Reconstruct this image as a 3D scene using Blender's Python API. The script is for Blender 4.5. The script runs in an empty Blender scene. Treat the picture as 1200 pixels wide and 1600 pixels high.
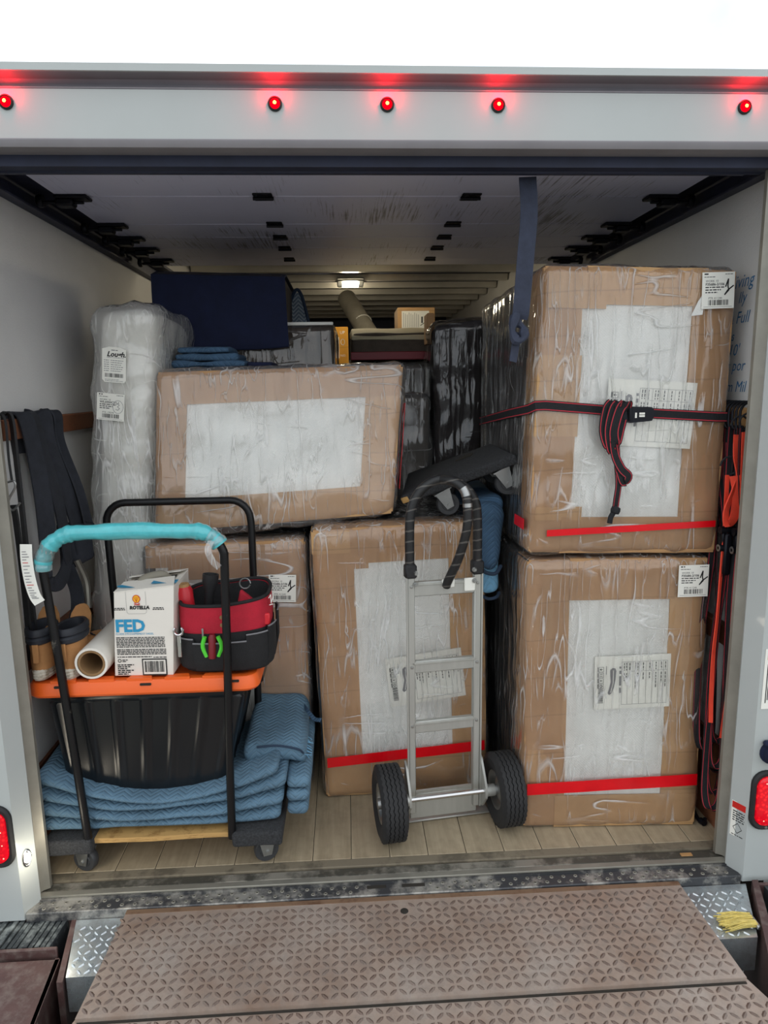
import bpy, math, random
from mathutils import Vector as V, Matrix, noise
random.seed(7)
PI = math.pi
SC = bpy.context.scene
COL = SC.collection

# ------------------------------------------------------------------ camera, sky, exposure
def camera():
    cd = bpy.data.cameras.new('camera'); co = bpy.data.objects.new('camera', cd); COL.objects.link(co)
    yaw, pitch, roll = 0.0540, -0.1777, -0.0148
    f = V((math.sin(yaw)*math.cos(pitch), math.cos(yaw)*math.cos(pitch), math.sin(pitch)))
    r = V((math.cos(yaw), -math.sin(yaw), 0)); u = r.cross(f)
    c, s = math.cos(roll), math.sin(roll)
    r, u = c*r+s*u, c*u-s*r
    co.matrix_world = Matrix(((r.x, u.x, -f.x, -0.1186), (r.y, u.y, -f.y, -2.0371), (r.z, u.z, -f.z, 1.5951), (0, 0, 0, 1)))
    cd.sensor_fit = 'VERTICAL'; cd.sensor_height = 24.0; cd.sensor_width = 18.0
    cd.lens = 1078.85/1600*24.0; cd.clip_start = 0.05
    SC.camera = co
camera()
SKY_STRENGTH = 1.52
def sky():
    w = bpy.data.worlds.new('overcast_sky'); SC.world = w; w.use_nodes = True
    nt = w.node_tree; nt.nodes.clear()
    out = nt.nodes.new('ShaderNodeOutputWorld'); bg = nt.nodes.new('ShaderNodeBackground')
    tc = nt.nodes.new('ShaderNodeTexCoord'); nz = nt.nodes.new('ShaderNodeTexNoise'); cr = nt.nodes.new('ShaderNodeValToRGB')
    nz.inputs['Scale'].default_value = 3.0; nz.inputs['Detail'].default_value = 6
    cr.color_ramp.elements[0].position = .35; cr.color_ramp.elements[0].color = (.54, .62, .69, 1)
    cr.color_ramp.elements[1].position = .62; cr.color_ramp.elements[1].color = (.97, .985, 1, 1)
    nt.links.new(tc.outputs['Generated'], nz.inputs['Vector']); nt.links.new(nz.outputs['Fac'], cr.inputs['Fac'])
    nt.links.new(cr.outputs['Color'], bg.inputs['Color']); bg.inputs['Strength'].default_value = SKY_STRENGTH
    nt.links.new(bg.outputs[0], out.inputs[0])
sky()
vs = SC.view_settings
SC.display_settings.display_device = 'sRGB'
vs.view_transform = 'Standard'; vs.look = 'None'; vs.gamma = 1.0; vs.use_curve_mapping = False
vs.exposure = 0.15
SC.cycles.max_bounces = 8; SC.cycles.transparent_max_bounces = 24

# ------------------------------------------------------------------ materials
def lin(h):
    def g(c): return c/12.92 if c <= .04045 else ((c+.055)/1.055)**2.4
    return tuple(g(int(h[i:i+2], 16)/255) for i in (0, 2, 4)) + (1,)
class NT:
    def __init__(s, name):
        s.m = bpy.data.materials.new(name); s.m.use_nodes = True; s.t = s.m.node_tree; s.t.nodes.clear()
        s.out = s.n('OutputMaterial')
    def n(s, typ, **k):
        nd = s.t.nodes.new('ShaderNode'+typ)
        for a, b in k.items():
            if a in nd.inputs: nd.inputs[a].default_value = b
            else: setattr(nd, a, b)
        return nd
    def l(s, a, b): s.t.links.new(a, b)
    def coord(s, scale=(1, 1, 1), rot=(0, 0, 0)):
        tc = s.n('TexCoord'); mp = s.n('Mapping'); s.l(tc.outputs['Object'], mp.inputs['Vector'])
        mp.inputs['Scale'].default_value = scale; mp.inputs['Rotation'].default_value = rot
        return mp.outputs['Vector']
    def noise(s, scale=5, detail=4, rough=.5, co=None, typ=None, dist=0):
        nd = s.n('TexNoise', Scale=scale, Detail=detail, Roughness=rough, Distortion=dist)
        if typ: nd.noise_type = typ
        if co is not None: s.l(co, nd.inputs['Vector'])
        return nd.outputs['Fac']
    def math(s, op, a, b=None, c=None):
        nd = s.n('Math', operation=op)
        for i, x in enumerate((a, b, c)):
            if x is None: continue
            if isinstance(x, (int, float)): nd.inputs[i].default_value = x
            else: s.l(x, nd.inputs[i])
        return nd.outputs[0]
    def ramp(s, fac, *stops):
        cr = s.n('ValToRGB'); e = cr.color_ramp.elements
        while len(e) < len(stops): e.new(.5)
        for el, (p, c) in zip(e, stops): el.position = p; el.color = c
        s.l(fac, cr.inputs['Fac']); return cr.outputs['Color']
    def mix(s, fac, a, b):
        nd = s.n('Mix', data_type='RGBA')
        for i, x in ((0, fac), (6, a), (7, b)):
            if isinstance(x, (int, float, tuple)): nd.inputs[i].default_value = x
            else: s.l(x, nd.inputs[i])
        return nd.outputs[2]
    def bump(s, h, strength=.3, dist=.01):
        b = s.n('Bump', Strength=strength, Distance=dist); s.l(h, b.inputs['Height']); return b.outputs['Normal']
    def bsdf(s, color, rough=.6, metal=0., normal=None, **k):
        b = s.n('BsdfPrincipled')
        for nm, x in (('Base Color', color), ('Roughness', rough), ('Metallic', metal), ('Normal', normal)):
            if x is None: continue
            if isinstance(x, (int, float, tuple)): b.inputs[nm].default_value = x
            else: s.l(x, b.inputs[nm])
        for nm, x in k.items(): b.inputs[nm.replace('_', ' ')].default_value = x
        return b.outputs[0]
    def done(s, sh): s.l(sh, s.out.inputs['Surface']); return s.m
BLACK = (0, 0, 0, 1)
def mat(name, col, rough=.6, metal=0, var=.12, vs=6, bs=0, bscale=60, bd=.003, scale=(1, 1, 1), **k):
    t = NT(name); co = t.coord(scale); c = lin(col)
    d = tuple(x*(1-var) for x in c[:3]) + (1,); e = tuple(min(1, x*(1+var)) for x in c[:3]) + (1,)
    cc = t.ramp(t.noise(vs, 5, .6, co), (.3, d), (.7, e))
    nm = t.bump(t.noise(bscale, 3, .6, co), bs, bd) if bs else None
    return t.done(t.bsdf(cc, rough, metal, nm, **k))
def worn(name, col, col2, rough=.5, metal=0, scale=8, lo=.5, hi=.62, bs=.2, bscale=40, co_scale=(1, 1, 1)):
    t = NT(name); co = t.coord(co_scale)
    f = t.noise(scale, 8, .68, co); f2 = t.ramp(f, (lo, BLACK), (hi, (1, 1, 1, 1)))
    a = lin(col); a1 = tuple(x*.82 for x in a[:3])+(1,)
    base = t.ramp(t.noise(scale*.4, 4, .5, co), (.3, a1), (.7, a))
    return t.done(t.bsdf(t.mix(f2, base, lin(col2)), rough, metal, t.bump(t.noise(bscale, 4, .6, co), bs, .003)))
def emit(name, col, st):
    t = NT(name); e = t.n('Emission', Strength=st); e.inputs['Color'].default_value = col
    return t.done(e.outputs[0])
def m_cardboard(name, col):
    t = NT(name); co = t.coord(); c = lin(col)
    n = t.noise(4, 5, .6, co)
    cc = t.ramp(n, (.3, tuple(x*.88 for x in c[:3])+(1,)), (.7, tuple(min(1, x*1.08) for x in c[:3])+(1,)))
    w = t.n('TexWave', Scale=2.2, Distortion=1.2, Detail=2); w.bands_direction = 'Z'; w.wave_profile = 'SAW'
    t.l(co, w.inputs['Vector'])
    sc = t.math('GREATER_THAN', w.outputs['Fac'], .965)
    h = t.math('ADD', t.math('MULTIPLY', sc, -.5), t.noise(9, 3, .5, co))
    return t.done(t.bsdf(t.mix(t.math('MULTIPLY', sc, .25), cc, lin('7A5A3A')), .75, 0, t.bump(h, .35, .01)))
def m_film(name, milky=.07, seed=0., density=1.0, gloss=1.6):
    """clear polythene: mostly see-through, glossy, whitened along its sharp creases, where glints are painted in"""
    t = NT(name)
    dirs = (((1, 1, .11), (.15, .85, .1)), ((1, .8, .09), (-.1, -.55, .2)), ((1, 1, .12), (.1, .12, 0)), ((.14, 1, 1), (0, .2, 0)), ((1, 1, .10), (.1, .35, .2)))
    lines = None; soft = None
    for k, (sc, rt) in enumerate(dirs):
        mp = t.coord(sc, (rt[0], rt[1]+.25*math.sin(seed*5+k), rt[2])); n = t.noise((17, 22, 15, 12, 34)[k], 1, .4, mp, None, .08)
        r = t.math('SUBTRACT', 1., t.math('ABSOLUTE', t.math('SUBTRACT', t.math('MULTIPLY', n, 2), 1.)))
        ln = t.n('MapRange'); t.l(r, ln.inputs[0]); ln.inputs[1].default_value = (.955, .962, .960, .968, .955)[k]; ln.inputs[2].default_value = 1.
        msk = t.n('MapRange'); t.l(t.noise(4.5, 2, .5, t.coord((1, 1, 1), (k, 1+k*.7, seed))), msk.inputs[0]); msk.inputs[1].default_value = (.52, .52, .52, .54, .50)[k]; msk.inputs[2].default_value = .68
        q = t.math('MULTIPLY', ln.outputs[0], msk.outputs[0])
        lines = q if lines is None else t.math('MAXIMUM', lines, q)
        if k < 3: soft = t.math('MULTIPLY', r, .35) if soft is None else t.math('ADD', soft, t.math('MULTIPLY', r, .35))
    nm = t.bump(t.math('ADD', soft, t.math('MULTIPLY', lines, .5)), .45, .025)
    fr = t.n('Fresnel', IOR=1.5); t.l(nm, fr.inputs['Normal'])
    gl = t.n('BsdfGlossy', Roughness=.11); gl.inputs['Color'].default_value = (1, 1, 1, 1); t.l(nm, gl.inputs['Normal'])
    df = t.n('BsdfDiffuse'); df.inputs['Color'].default_value = (.93, .93, .92, 1); tl = t.n('BsdfTranslucent'); tl.inputs['Color'].default_value = (.93, .93, .92, 1)
    mt = t.n('MixShader'); mt.inputs[0].default_value = .35; t.l(df.outputs[0], mt.inputs[1]); t.l(tl.outputs[0], mt.inputs[2])
    tr = t.n('BsdfTransparent'); tr.inputs['Color'].default_value = (.99, .99, .99, 1)
    fac = t.math('MULTIPLY', t.math('MINIMUM', t.math('ADD', t.math('MULTIPLY', lines, .80), milky), .85), density)  # crease lines carry glints as white colour
    m1 = t.n('MixShader'); t.l(fac, m1.inputs[0]); t.l(tr.outputs[0], m1.inputs[1]); t.l(mt.outputs[0], m1.inputs[2])
    m2 = t.n('MixShader'); t.l(t.math('MINIMUM', t.math('MULTIPLY', fr.outputs[0], gloss), .8), m2.inputs[0]); t.l(m1.outputs[0], m2.inputs[1]); t.l(gl.outputs[0], m2.inputs[2])
    return t.done(m2.outputs[0])
def m_foam(name, col, grid=170):
    t = NT(name); co = t.coord(); c = lin(col); sx = t.n('SeparateXYZ'); t.l(co, sx.inputs[0])
    u = t.math('SINE', t.math('MULTIPLY', t.math('ADD', sx.outputs[0], sx.outputs[1]), grid*4)); v = t.math('SINE', t.math('MULTIPLY', sx.outputs[2], grid*4))
    g = t.math('MULTIPLY', u, v)
    n = t.noise(5, 4, .6, co)
    cc = t.ramp(n, (.3, tuple(x*.86 for x in c[:3])+(1,)), (.7, c))
    return t.done(t.bsdf(cc, .6, 0, t.bump(t.math('ADD', t.math('MULTIPLY', g, .1), t.noise(14, 3, .5, co)), .25, .01)))
def m_quilt(name, col, stitch, period=.05, row=.03, lw=.44):
    t = NT(name); co = t.coord(); sx = t.n('SeparateXYZ'); t.l(co, sx.inputs[0])
    z = t.math('PINGPONG', sx.outputs[0], period)
    tt = t.math('ADD', t.math('ADD', sx.outputs[1], sx.outputs[2]), z)
    fr = t.math('FRACT', t.math('DIVIDE', tt, row))
    d = t.math('ABSOLUTE', t.math('SUBTRACT', fr, .5))
    line = t.math('GREATER_THAN', d, lw)
    c = lin(col); n = t.noise(6, 6, .65, co)
    base = t.ramp(n, (.3, tuple(x*.72 for x in c[:3])+(1,)), (.68, tuple(min(1, x*1.25) for x in c[:3])+(1,)))
    h = t.math('SUBTRACT', t.math('MULTIPLY', t.noise(22, 3, .5, co), .5), t.math('MULTIPLY', t.math('POWER', t.math('MULTIPLY', d, 2), 3), 1.0))
    return t.done(t.bsdf(t.mix(t.math('MULTIPLY', line, .28), base, lin(stitch)), .9, 0, t.bump(h, .42, .008)))
def m_planks(name, a, b):
    t = NT(name); co = t.coord((14, 1, 1)); oi = t.n('ObjectInfo'); tc = t.n('TexCoord')
    ad = t.n('VectorMath', operation='ADD'); t.l(co, ad.inputs[0]); t.l(oi.outputs['Random'], ad.inputs[1])
    n = t.noise(3, 7, .65, ad.outputs[0]); dirt = t.noise(5, 6, .7, t.coord())
    c = t.ramp(n, (.25, lin(a)), (.75, lin(b)))
    c = t.mix(t.math('MULTIPLY', oi.outputs['Random'], .3), c, lin('97876C'))
    c = t.mix(t.ramp(dirt, (.45, BLACK), (.75, (.5, .5, .5, 1))), c, lin('57503F'))
    return t.done(t.bsdf(c, .62, 0, t.bump(n, .12, .004)))
def m_panel(name):
    t = NT(name); co = t.coord((55, 1.6, 1)); n = t.noise(2.2, 5, .6, co); n2 = t.noise(2, 4, .5, t.coord((1, 1, 1)))
    st = t.ramp(t.math('MULTIPLY', n, n2), (.30, BLACK), (.40, (1, 1, 1, 1)))
    c = t.mix(st, lin('D0D2EA'), lin('77778A'))
    return t.done(t.bsdf(c, .45))
def m_plate(name, a, b, c3, metal=.6, rough=.45):
    t = NT(name); co = t.coord(); n = t.noise(3.5, 8, .65, co); n2 = t.noise(22, 5, .7, co)
    c = t.ramp(n, (.32, lin(a)), (.52, lin(b)), (.72, lin(c3)))
    c = t.mix(t.ramp(n2, (.45, BLACK), (.7, (.55, .55, .55, 1))), c, lin('8A8078'))
    r = t.ramp(n2, (.3, (rough-.1,)*3+(1,)), (.7, (rough+.2,)*3+(1,)))
    return t.done(t.bsdf(c, r, metal, t.bump(n2, .25, .002)))
def m_bands(name, a, b, period=.04, frac=.2, rough=.5):
    t = NT(name); co = t.coord((1, 1, 1), (.25, .15, 0)); sx = t.n('SeparateXYZ'); t.l(co, sx.inputs[0])
    f = t.math('FRACT', t.math('DIVIDE', t.math('ADD', sx.outputs[2], t.math('MULTIPLY', t.noise(30, 2, .5, co), .01)), period))
    k = t.math('LESS_THAN', f, frac)
    return t.done(t.bsdf(t.mix(k, lin(a), lin(b)), rough, 0, t.bump(f, .4, .004)))

K = {}
def init_mats():
    K['frp'] = mat('white_wall_panel', 'D9D8D6', .42, 0, .05, 3, .35, 220, .003)
    K['body'] = mat('white_truck_paint', 'B3B8B6', .32, 0, .03, 3, .03, 300, .001, Coat_Weight=.2)
    K['bodyedge'] = mat('grey_worn_aluminium_track', '8F8C82', .5, .5, .12, 12, .1)
    K['lip'] = mat('grey_header_lip', '8F8C90', .5, .1, .08)
    K['gutter'] = mat('shaded_gutter_paint', '86848A', .4, 0, .08)  # grey carries the shade under the overhanging lip
    K['dark'] = mat('dark_blue_black_seal', '20263C', .6, 0, .25, 8)
    K['dark2'] = mat('dark_header_steel', '33364A', .5, .2, .3, 14)
    K['panel'] = m_panel('roll_door_panel_streaked')
    K['hinge'] = mat('black_steel_hinge', '17181F', .45, .6, .2)
    K['roof'] = mat('aluminium_roof', 'C2BFB6', .32, .7, .08)
    K['roofskin'] = mat('dark_roof_shaded_front', '20273C', .6, 0, .1)
    K['plank'] = m_planks('laminated_floor_planks', '8F8068', 'B5A58A')
    K['gap'] = mat('dark_gap', '2A2620', .9)
    K['wood'] = worn('brown_wood_rail', '7A4A30', '553320', .6, 0, 9)
    K['woodlight'] = worn('raw_wood_end', 'B58A58', '8F673D', .7, 0, 14)
    K['sill'] = worn('dusty_steel_sill', '5A5850', '9A958A', .55, .5, 7, .45, .6)
    K['silld'] = worn('dark_punched_sill', '4C4D50', 'A6A39C', .5, .5, 10, .47, .6)
    K['sillw'] = worn('dusty_wood_sill', '7C7260', '5C5446', .75, 0, 10)
    K['rust'] = m_plate('rusted_tread_steel', '957D6D', 'AC9A8D', 'B6ABA2', .35, .5)
    K['rusttread'] = m_plate('worn_tread_bars', '5E4C42', '6E5C52', '85776D', .35, .45)
    K['alu'] = m_plate('galvanised_tread_plate', 'B9C2C6', 'CBD3D6', 'D5DBDD', .75, .3)
    K['steelbrown'] = m_plate('brown_primer_steel', '4A3432', '5C4340', '6A504A', .2, .55)
    K['concrete'] = mat('rough_concrete', '98968A', .9, 0, .2, 8, .6, 40, .01)
    K['asphalt'] = mat('asphalt', '5A5A58', .9, 0, .2, 30, .4, 80, .01)
    K['rubber'] = mat('black_rubber', '1C1C1E', .65, 0, .25, 20, .25, 90)
    K['rubbergrey'] = worn('dusty_rubber_strip', '33393C', '8F9694', .7, 0, 14, .5, .7)
    K['card'] = m_cardboard('kraft_cardboard', 'B98F62')
    K['card2'] = m_cardboard('kraft_cardboard_paler', 'C39A69')
    K['film'] = m_film('clear_plastic_film', .06)
    K['film2'] = m_film('clear_plastic_film_loose', .15, .8)
    K['filmmilk'] = m_film('milky_mattress_film', .30, 2.6)
    K['filmdark'] = m_film('clear_plastic_film_tight', .012, 1.7, .28, 1.5)
    K['foam'] = m_foam('white_foam_sheet', 'F1F1EC')
    K['foam2'] = m_foam('white_padding', 'FBF9F0', 40)
    K['tape'] = mat('red_tape', 'DE0A18', .25, 0, .1, 10)
    K['paper'] = mat('white_label_paper', 'EEEDE4', .5, 0, .03)
    K['ink'] = mat('black_print', '1A1A1A', .6, 0, .1)
    K['inkgrey'] = mat('grey_print', '77777A', .6, 0, .1)
    K['inkblue'] = mat('blue_print', '2A93BE', .5, 0, .05)
    K['inkred'] = mat('red_print', 'C92018', .5, 0, .05)
    K['inkyellow'] = mat('yellow_print', 'F2B21C', .5, 0, .05)
    K['marker'] = mat('blue_marker', '2C6FA0', .5, 0, .3, 20)
    K['sofa'] = mat('dark_grey_upholstery', '353030', .85, 0, .2, 30, .3, 200)
    K['sofa2'] = mat('brown_grey_upholstery', '4A4036', .8, 0, .2, 30, .3, 200)
    K['navy'] = mat('navy_pad_cloth', '111A38', .9, 0, .2, 14, .3, 90)
    K['quilt'] = m_quilt('blue_quilted_pad', '557286', '8CA6B4', .03, .022)
    K['quiltdark'] = m_quilt('dark_blue_quilted_pad', '3A5670', '6F90A8', .09, .022)
    K['quiltlight'] = m_quilt('light_blue_quilted_pad', '6FA3C4', '9CC2D8', .06, .03)
    K['binding'] = mat('dark_blue_binding', '26364A', .9, 0, .1)
    K['stripe'] = m_quilt('chevron_striped_cloth', '62707E', 'DDE4E2', .025, .018, .28)
    K['blackpaint'] = worn('worn_black_painted_tube', '141416', '6A665E', .38, .3, 16, .64, .7, .1)
    K['aqua'] = mat('aqua_foam_sleeve', '4FB9C0', .3, 0, .15, 20, .5, 40, Coat_Weight=.6)
    K['ply'] = worn('plywood', 'C39B5F', '8F6B3A', .7, 0, 20, .5, .65, .2, 40, (1, 1, 6))
    K['carpet'] = mat('charcoal_carpet', '353638', 1., 0, .5, 160, 1., 240, .006)
    K['zinc'] = mat('zinc_steel', 'A5A6A4', .35, .9, .1, 20)
    K['chrome'] = mat('bright_steel', 'D0D0D0', .18, 1., .03)
    K['castwheel'] = mat('grey_black_caster_tyre', '37383A', .5, 0, .15, 20)
    K['aluminium'] = mat('brushed_aluminium', 'B4B4AE', .42, .55, .08, 30, .1, 120, .001, (1, 1, .1))
    K['griptape'] = m_bands('black_friction_tape', '1F1F20', '55524E', .035, .14)
    K['tyre'] = mat('tyre_rubber', '232324', .75, 0, .2, 30, .2, 120)
    K['totebody'] = mat('black_tote_plastic', '131619', .28, 0, .12, 4)
    K['orange'] = mat('orange_lid_plastic', 'EE6420', .4, 0, .06, 5, .15, 120, .001)
    K['boxwhite'] = mat('white_printed_carton', 'E6E0D6', .6, 0, .03)
    K['redcanvas'] = mat('red_canvas', 'B0142C', .8, 0, .12, 20, .4, 220)
    K['blackcanvas'] = mat('black_nylon_canvas', '18181A', .8, 0, .25, 30, .4, 220)
    K['redplastic'] = mat('red_plastic', 'CE2430', .35, 0, .08)
    K['green'] = mat('bright_green_plastic', '55D43A', .4, 0, .08)
    K['nubuck'] = mat('tan_nubuck', 'A9794B', .9, 0, .18, 14, .3, 150)
    K['sole'] = worn('dirty_cream_sole', 'D6CFC0', '9A8B74', .8, 0, 30)
    K['collar'] = mat('dark_padded_collar', '23262E', .6, 0, .15)
    K['brownpaper'] = mat('brown_card_tube', '8C6C48', .8, 0, .12)
    K['web'] = mat('black_webbing', '17181C', .85, 0, .25, 40, .4, 300)
    K['webred'] = mat('red_webbing_edge', 'C02E3C', .8, 0, .1)
    K['weborange'] = mat('orange_red_webbing', 'E4452C', .75, 0, .12, 20, .3, 300)
    K['strapgrey'] = mat('grey_blue_webbing', '343A4C', .8, 0, .2, 30, .4, 300)
    K['harness'] = mat('black_harness_webbing', '20232B', .85, 0, .3, 30, .4, 260)
    K['yellowcard'] = m_cardboard('yellow_carton', 'D99A34')
    K['tube'] = mat('grey_roll', '8C8678', .8, 0, .15, 10)
    K['dust'] = mat('grey_dust_cover', '4A453E', .8, 0, .15, 10)
    K['cover'] = mat('pale_cover_cloth', 'B9AE90', .8, 0, .12, 9, .4, 30)
    K['maroon'] = mat('dark_red_tape', '7A1020', .5, 0, .1)
    K['bristle'] = mat('yellow_bristle', 'D8C470', .7, 0, .2, 60)
    K['ledred'] = emit('red_lamp_lens_lit', (1, .0, .004, 1), 3.0)
    K['ledcore'] = emit('red_lamp_core_lit', (1, .42, .05, 1), 9.0)
    K['tailred'] = NT('tail_lamp_lens'); t = K['tailred']; co = t.coord()
    vor = t.n('TexVoronoi', Scale=85.); t.l(co, vor.inputs['Vector'])
    es = t.ramp(vor.outputs['Distance'], (.0, (1, .02, .02, 1)), (.5, (.30, .0, .006, 1)))
    b = t.n('BsdfPrincipled'); b.inputs['Base Color'].default_value = lin('C00818'); b.inputs['Roughness'].default_value = .12
    t.l(es, b.inputs['Emission Color']); b.inputs['Emission Strength'].default_value = .9; K['tailred'] = t.done(b.outputs[0])
    K['taildot'] = emit('tail_lamp_diode_lit', (1, .35, .25, 1), 2.2)
    K['lampwhite'] = emit('white_lamp_lens_lit', (1, .93, .78, 1), 14)
init_mats()

# ------------------------------------------------------------------ builders
class M:
    """collects geometry of one mesh, in world coordinates"""
    def __init__(s, T=None): s.v = []; s.f = []; s.mi = []; s.T = T
    def add(s, vs, fs, mi=0):
        o = len(s.v); T = s.T
        s.v += [T @ V(p) for p in vs] if T is not None else [V(p) for p in vs]
        s.f += [tuple(i+o for i in f) for f in fs]; s.mi += [mi]*len(fs); return s
    def box(s, x0, x1, y0, y1, z0, z1, mi=0, b=0.0):
        if x0 > x1: x0, x1 = x1, x0
        if y0 > y1: y0, y1 = y1, y0
        if z0 > z1: z0, z1 = z1, z0
        if not b:
            return s.add([(x0, y0, z0), (x1, y0, z0), (x1, y1, z0), (x0, y1, z0), (x0, y0, z1), (x1, y0, z1), (x1, y1, z1), (x0, y1, z1)],
                  [(0, 3, 2, 1), (4, 5, 6, 7), (0, 1, 5, 4), (1, 2, 6, 5), (2, 3, 7, 6), (3, 0, 4, 7)], mi)
        b = min(b, (x1-x0)*.49, (y1-y0)*.49, (z1-z0)*.49)
        vs = []; X = (x0, x1); Y = (y0, y1); Z = (z0, z1); idx = {}
        for i in (0, 1):
            for j in (0, 1):
                for k in (0, 1):
                    ix, iy, iz = (b if i == 0 else -b), (b if j == 0 else -b), (b if k == 0 else -b)
                    for a, p in (('x', (X[i], Y[j]+iy, Z[k]+iz)), ('y', (X[i]+ix, Y[j], Z[k]+iz)), ('z', (X[i]+ix, Y[j]+iy, Z[k]))):
                        idx[i, j, k, a] = len(vs); vs.append(p)
        g = lambda i, j, k, a: idx[i, j, k, a]
        fs = []
        for i in (0, 1):
            for a, q in (('x', lambda j, k: (i, j, k)), ('y', lambda j, k: (j, i, k)), ('z', lambda j, k: (j, k, i))):
                r = [g(*q(0, 0), a), g(*q(1, 0), a), g(*q(1, 1), a), g(*q(0, 1), a)]
                fs.append(tuple(r))
        for i in (0, 1):
            for j in (0, 1):
                fs.append((g(0, i, j, 'y'), g(1, i, j, 'y'), g(1, i, j, 'z'), g(0, i, j, 'z')))
                fs.append((g(i, 0, j, 'x'), g(i, 1, j, 'x'), g(i, 1, j, 'z'), g(i, 0, j, 'z')))
                fs.append((g(i, j, 0, 'x'), g(i, j, 1, 'x'), g(i, j, 1, 'y'), g(i, j, 0, 'y')))
                for k in (0, 1): fs.append((g(i, j, k, 'x'), g(i, j, k, 'y'), g(i, j, k, 'z')))
        return s.add(vs, fs, mi)
    def tube(s, path, r, seg=10, mi=0, closed=False, caps=True):
        P = [V(p) for p in path]; n = len(P); R = r if isinstance(r, (list, tuple)) else [r]*n
        tg = []
        for i in range(n):
            if closed: t = P[(i+1) % n]-P[i-1]
            else: t = P[min(i+1, n-1)]-P[max(i-1, 0)]
            tg.append(t.normalized())
        a = tg[0].orthogonal().normalized(); vs = []; fs = []
        for i in range(n):
            if i:
                a = (a - tg[i]*a.dot(tg[i]))
                a = a.normalized() if a.length > 1e-6 else tg[i].orthogonal().normalized()
            b = tg[i].cross(a)
            for k in range(seg):
                an = 2*PI*k/seg; vs.append(P[i]+(a*math.cos(an)+b*math.sin(an))*R[i])
        m = n if closed else n-1
        for i in range(m):
            for k in range(seg):
                j = (i+1) % n; fs.append((i*seg+k, i*seg+(k+1) % seg, j*seg+(k+1) % seg, j*seg+k))
        if caps and not closed: fs += [tuple(range(seg))[::-1], tuple((n-1)*seg+k for k in range(seg))]
        return s.add(vs, fs, mi)
    def lathe(s, prof, org, axis, seg=24, mi=0):
        """prof: (radius, along) list; a closed profile makes a closed solid"""
        ax = V(axis).normalized(); a = ax.orthogonal().normalized(); b = ax.cross(a); o = V(org); n = len(prof); vs = []; fs = []
        for k in range(seg):
            an = 2*PI*k/seg; d = a*math.cos(an)+b*math.sin(an)
            vs += [o+d*r+ax*h for r, h in prof]
        for k in range(seg):
            for i in range(n-1):
                k2 = (k+1) % seg; fs.append((k*n+i, k2*n+i, k2*n+i+1, k*n+i+1))
        return s.add(vs, fs, mi)
    def ribbon(s, path, width, wd, t=.002, mis=None, cuts=None):
        """flat strap; wd: width direction(s)"""
        P = [V(p) for p in path]; n = len(P); W = [V(w).normalized() for w in wd] if isinstance(wd, list) else [V(wd).normalized()]*n
        cuts = cuts or [-.5, .5]; mis = mis or [0]*(len(cuts)-1); c = len(cuts); vs = []; 
        for i in range(n):
            tg = (P[min(i+1, n-1)]-P[max(i-1, 0)]).normalized(); w = (W[i]-tg*W[i].dot(tg)).normalized(); nr = tg.cross(w)
            for sgn in (1, -1):
                for q in cuts: vs.append(P[i]+w*(q*width)+nr*(t*.5*sgn))
        for i in range(n-1):
            A, B = i*2*c, (i+1)*2*c; 
            for k in range(c-1):
                s.add([vs[A+k], vs[A+k+1], vs[B+k+1], vs[B+k]], [(0, 1, 2, 3)], mis[k])
                s.add([vs[A+c+k], vs[A+c+k+1], vs[B+c+k+1], vs[B+c+k]], [(3, 2, 1, 0)], mis[k])
            s.add([vs[A], vs[A+c], vs[B+c], vs[B]], [(0, 1, 2, 3)], mis[0]); s.add([vs[A+c-1], vs[A+2*c-1], vs[B+2*c-1], vs[B+c-1]], [(3, 2, 1, 0)], mis[-1])
        for A in (0, (n-1)*2*c): s.add([vs[A], vs[A+c-1], vs[A+2*c-1], vs[A+c]], [(0, 1, 2, 3)], mis[0])
        return s
    def prism(s, poly, a, b, axis='z', mi=0):
        """extrude a 2-D outline along an axis"""
        q = {'z': lambda p, h: (p[0], p[1], h), 'y': lambda p, h: (p[0], h, p[1]), 'x': lambda p, h: (h, p[0], p[1])}[axis]
        n = len(poly); vs = [q(p, a) for p in poly]+[q(p, b) for p in poly]
        return s.add(vs, [tuple(range(n))[::-1], tuple(range(n, 2*n))]+[(i, (i+1) % n, (i+1) % n+n, i+n) for i in range(n)], mi)
    def loft(s, rings, mi=0, cap0=True, cap1=True, closed=True):
        n = len(rings[0]); vs = [p for r in rings for p in r]; fs = []
        for i in range(len(rings)-1):
            for k in range(n if closed else n-1): fs.append((i*n+k, i*n+(k+1) % n, (i+1)*n+(k+1) % n, (i+1)*n+k))
        if cap0: fs.append(tuple(range(n))[::-1])
        if cap1: fs.append(tuple(range((len(rings)-1)*n, len(rings)*n)))
        return s.add(vs, fs, mi)
    def slab(s, grid, nrm, t, mi=0):
        """a sheet of points grid[i][j] with thickness t along -nrm[i][j]"""
        a, b = len(grid), len(grid[0]); top = [p for r in grid for p in r]
        bot = [V(grid[i][j])-V(nrm[i][j])*t for i in range(a) for j in range(b)]; n = a*b; fs = []
        for i in range(a-1):
            for j in range(b-1):
                q = (i*b+j, i*b+j+1, (i+1)*b+j+1, (i+1)*b+j); fs.append(q); fs.append(tuple(x+n for x in q[::-1]))
        for i in range(a-1):
            for j, d in ((0, 0), (b-1, 1)): fs.append((i*b+j, (i+1)*b+j, (i+1)*b+j+n, i*b+j+n))
        for j in range(b-1):
            for i in (0, a-1): fs.append((i*b+j, i*b+j+1, i*b+j+1+n, i*b+j+n))
        return s.add(top+bot, fs, mi)
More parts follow.
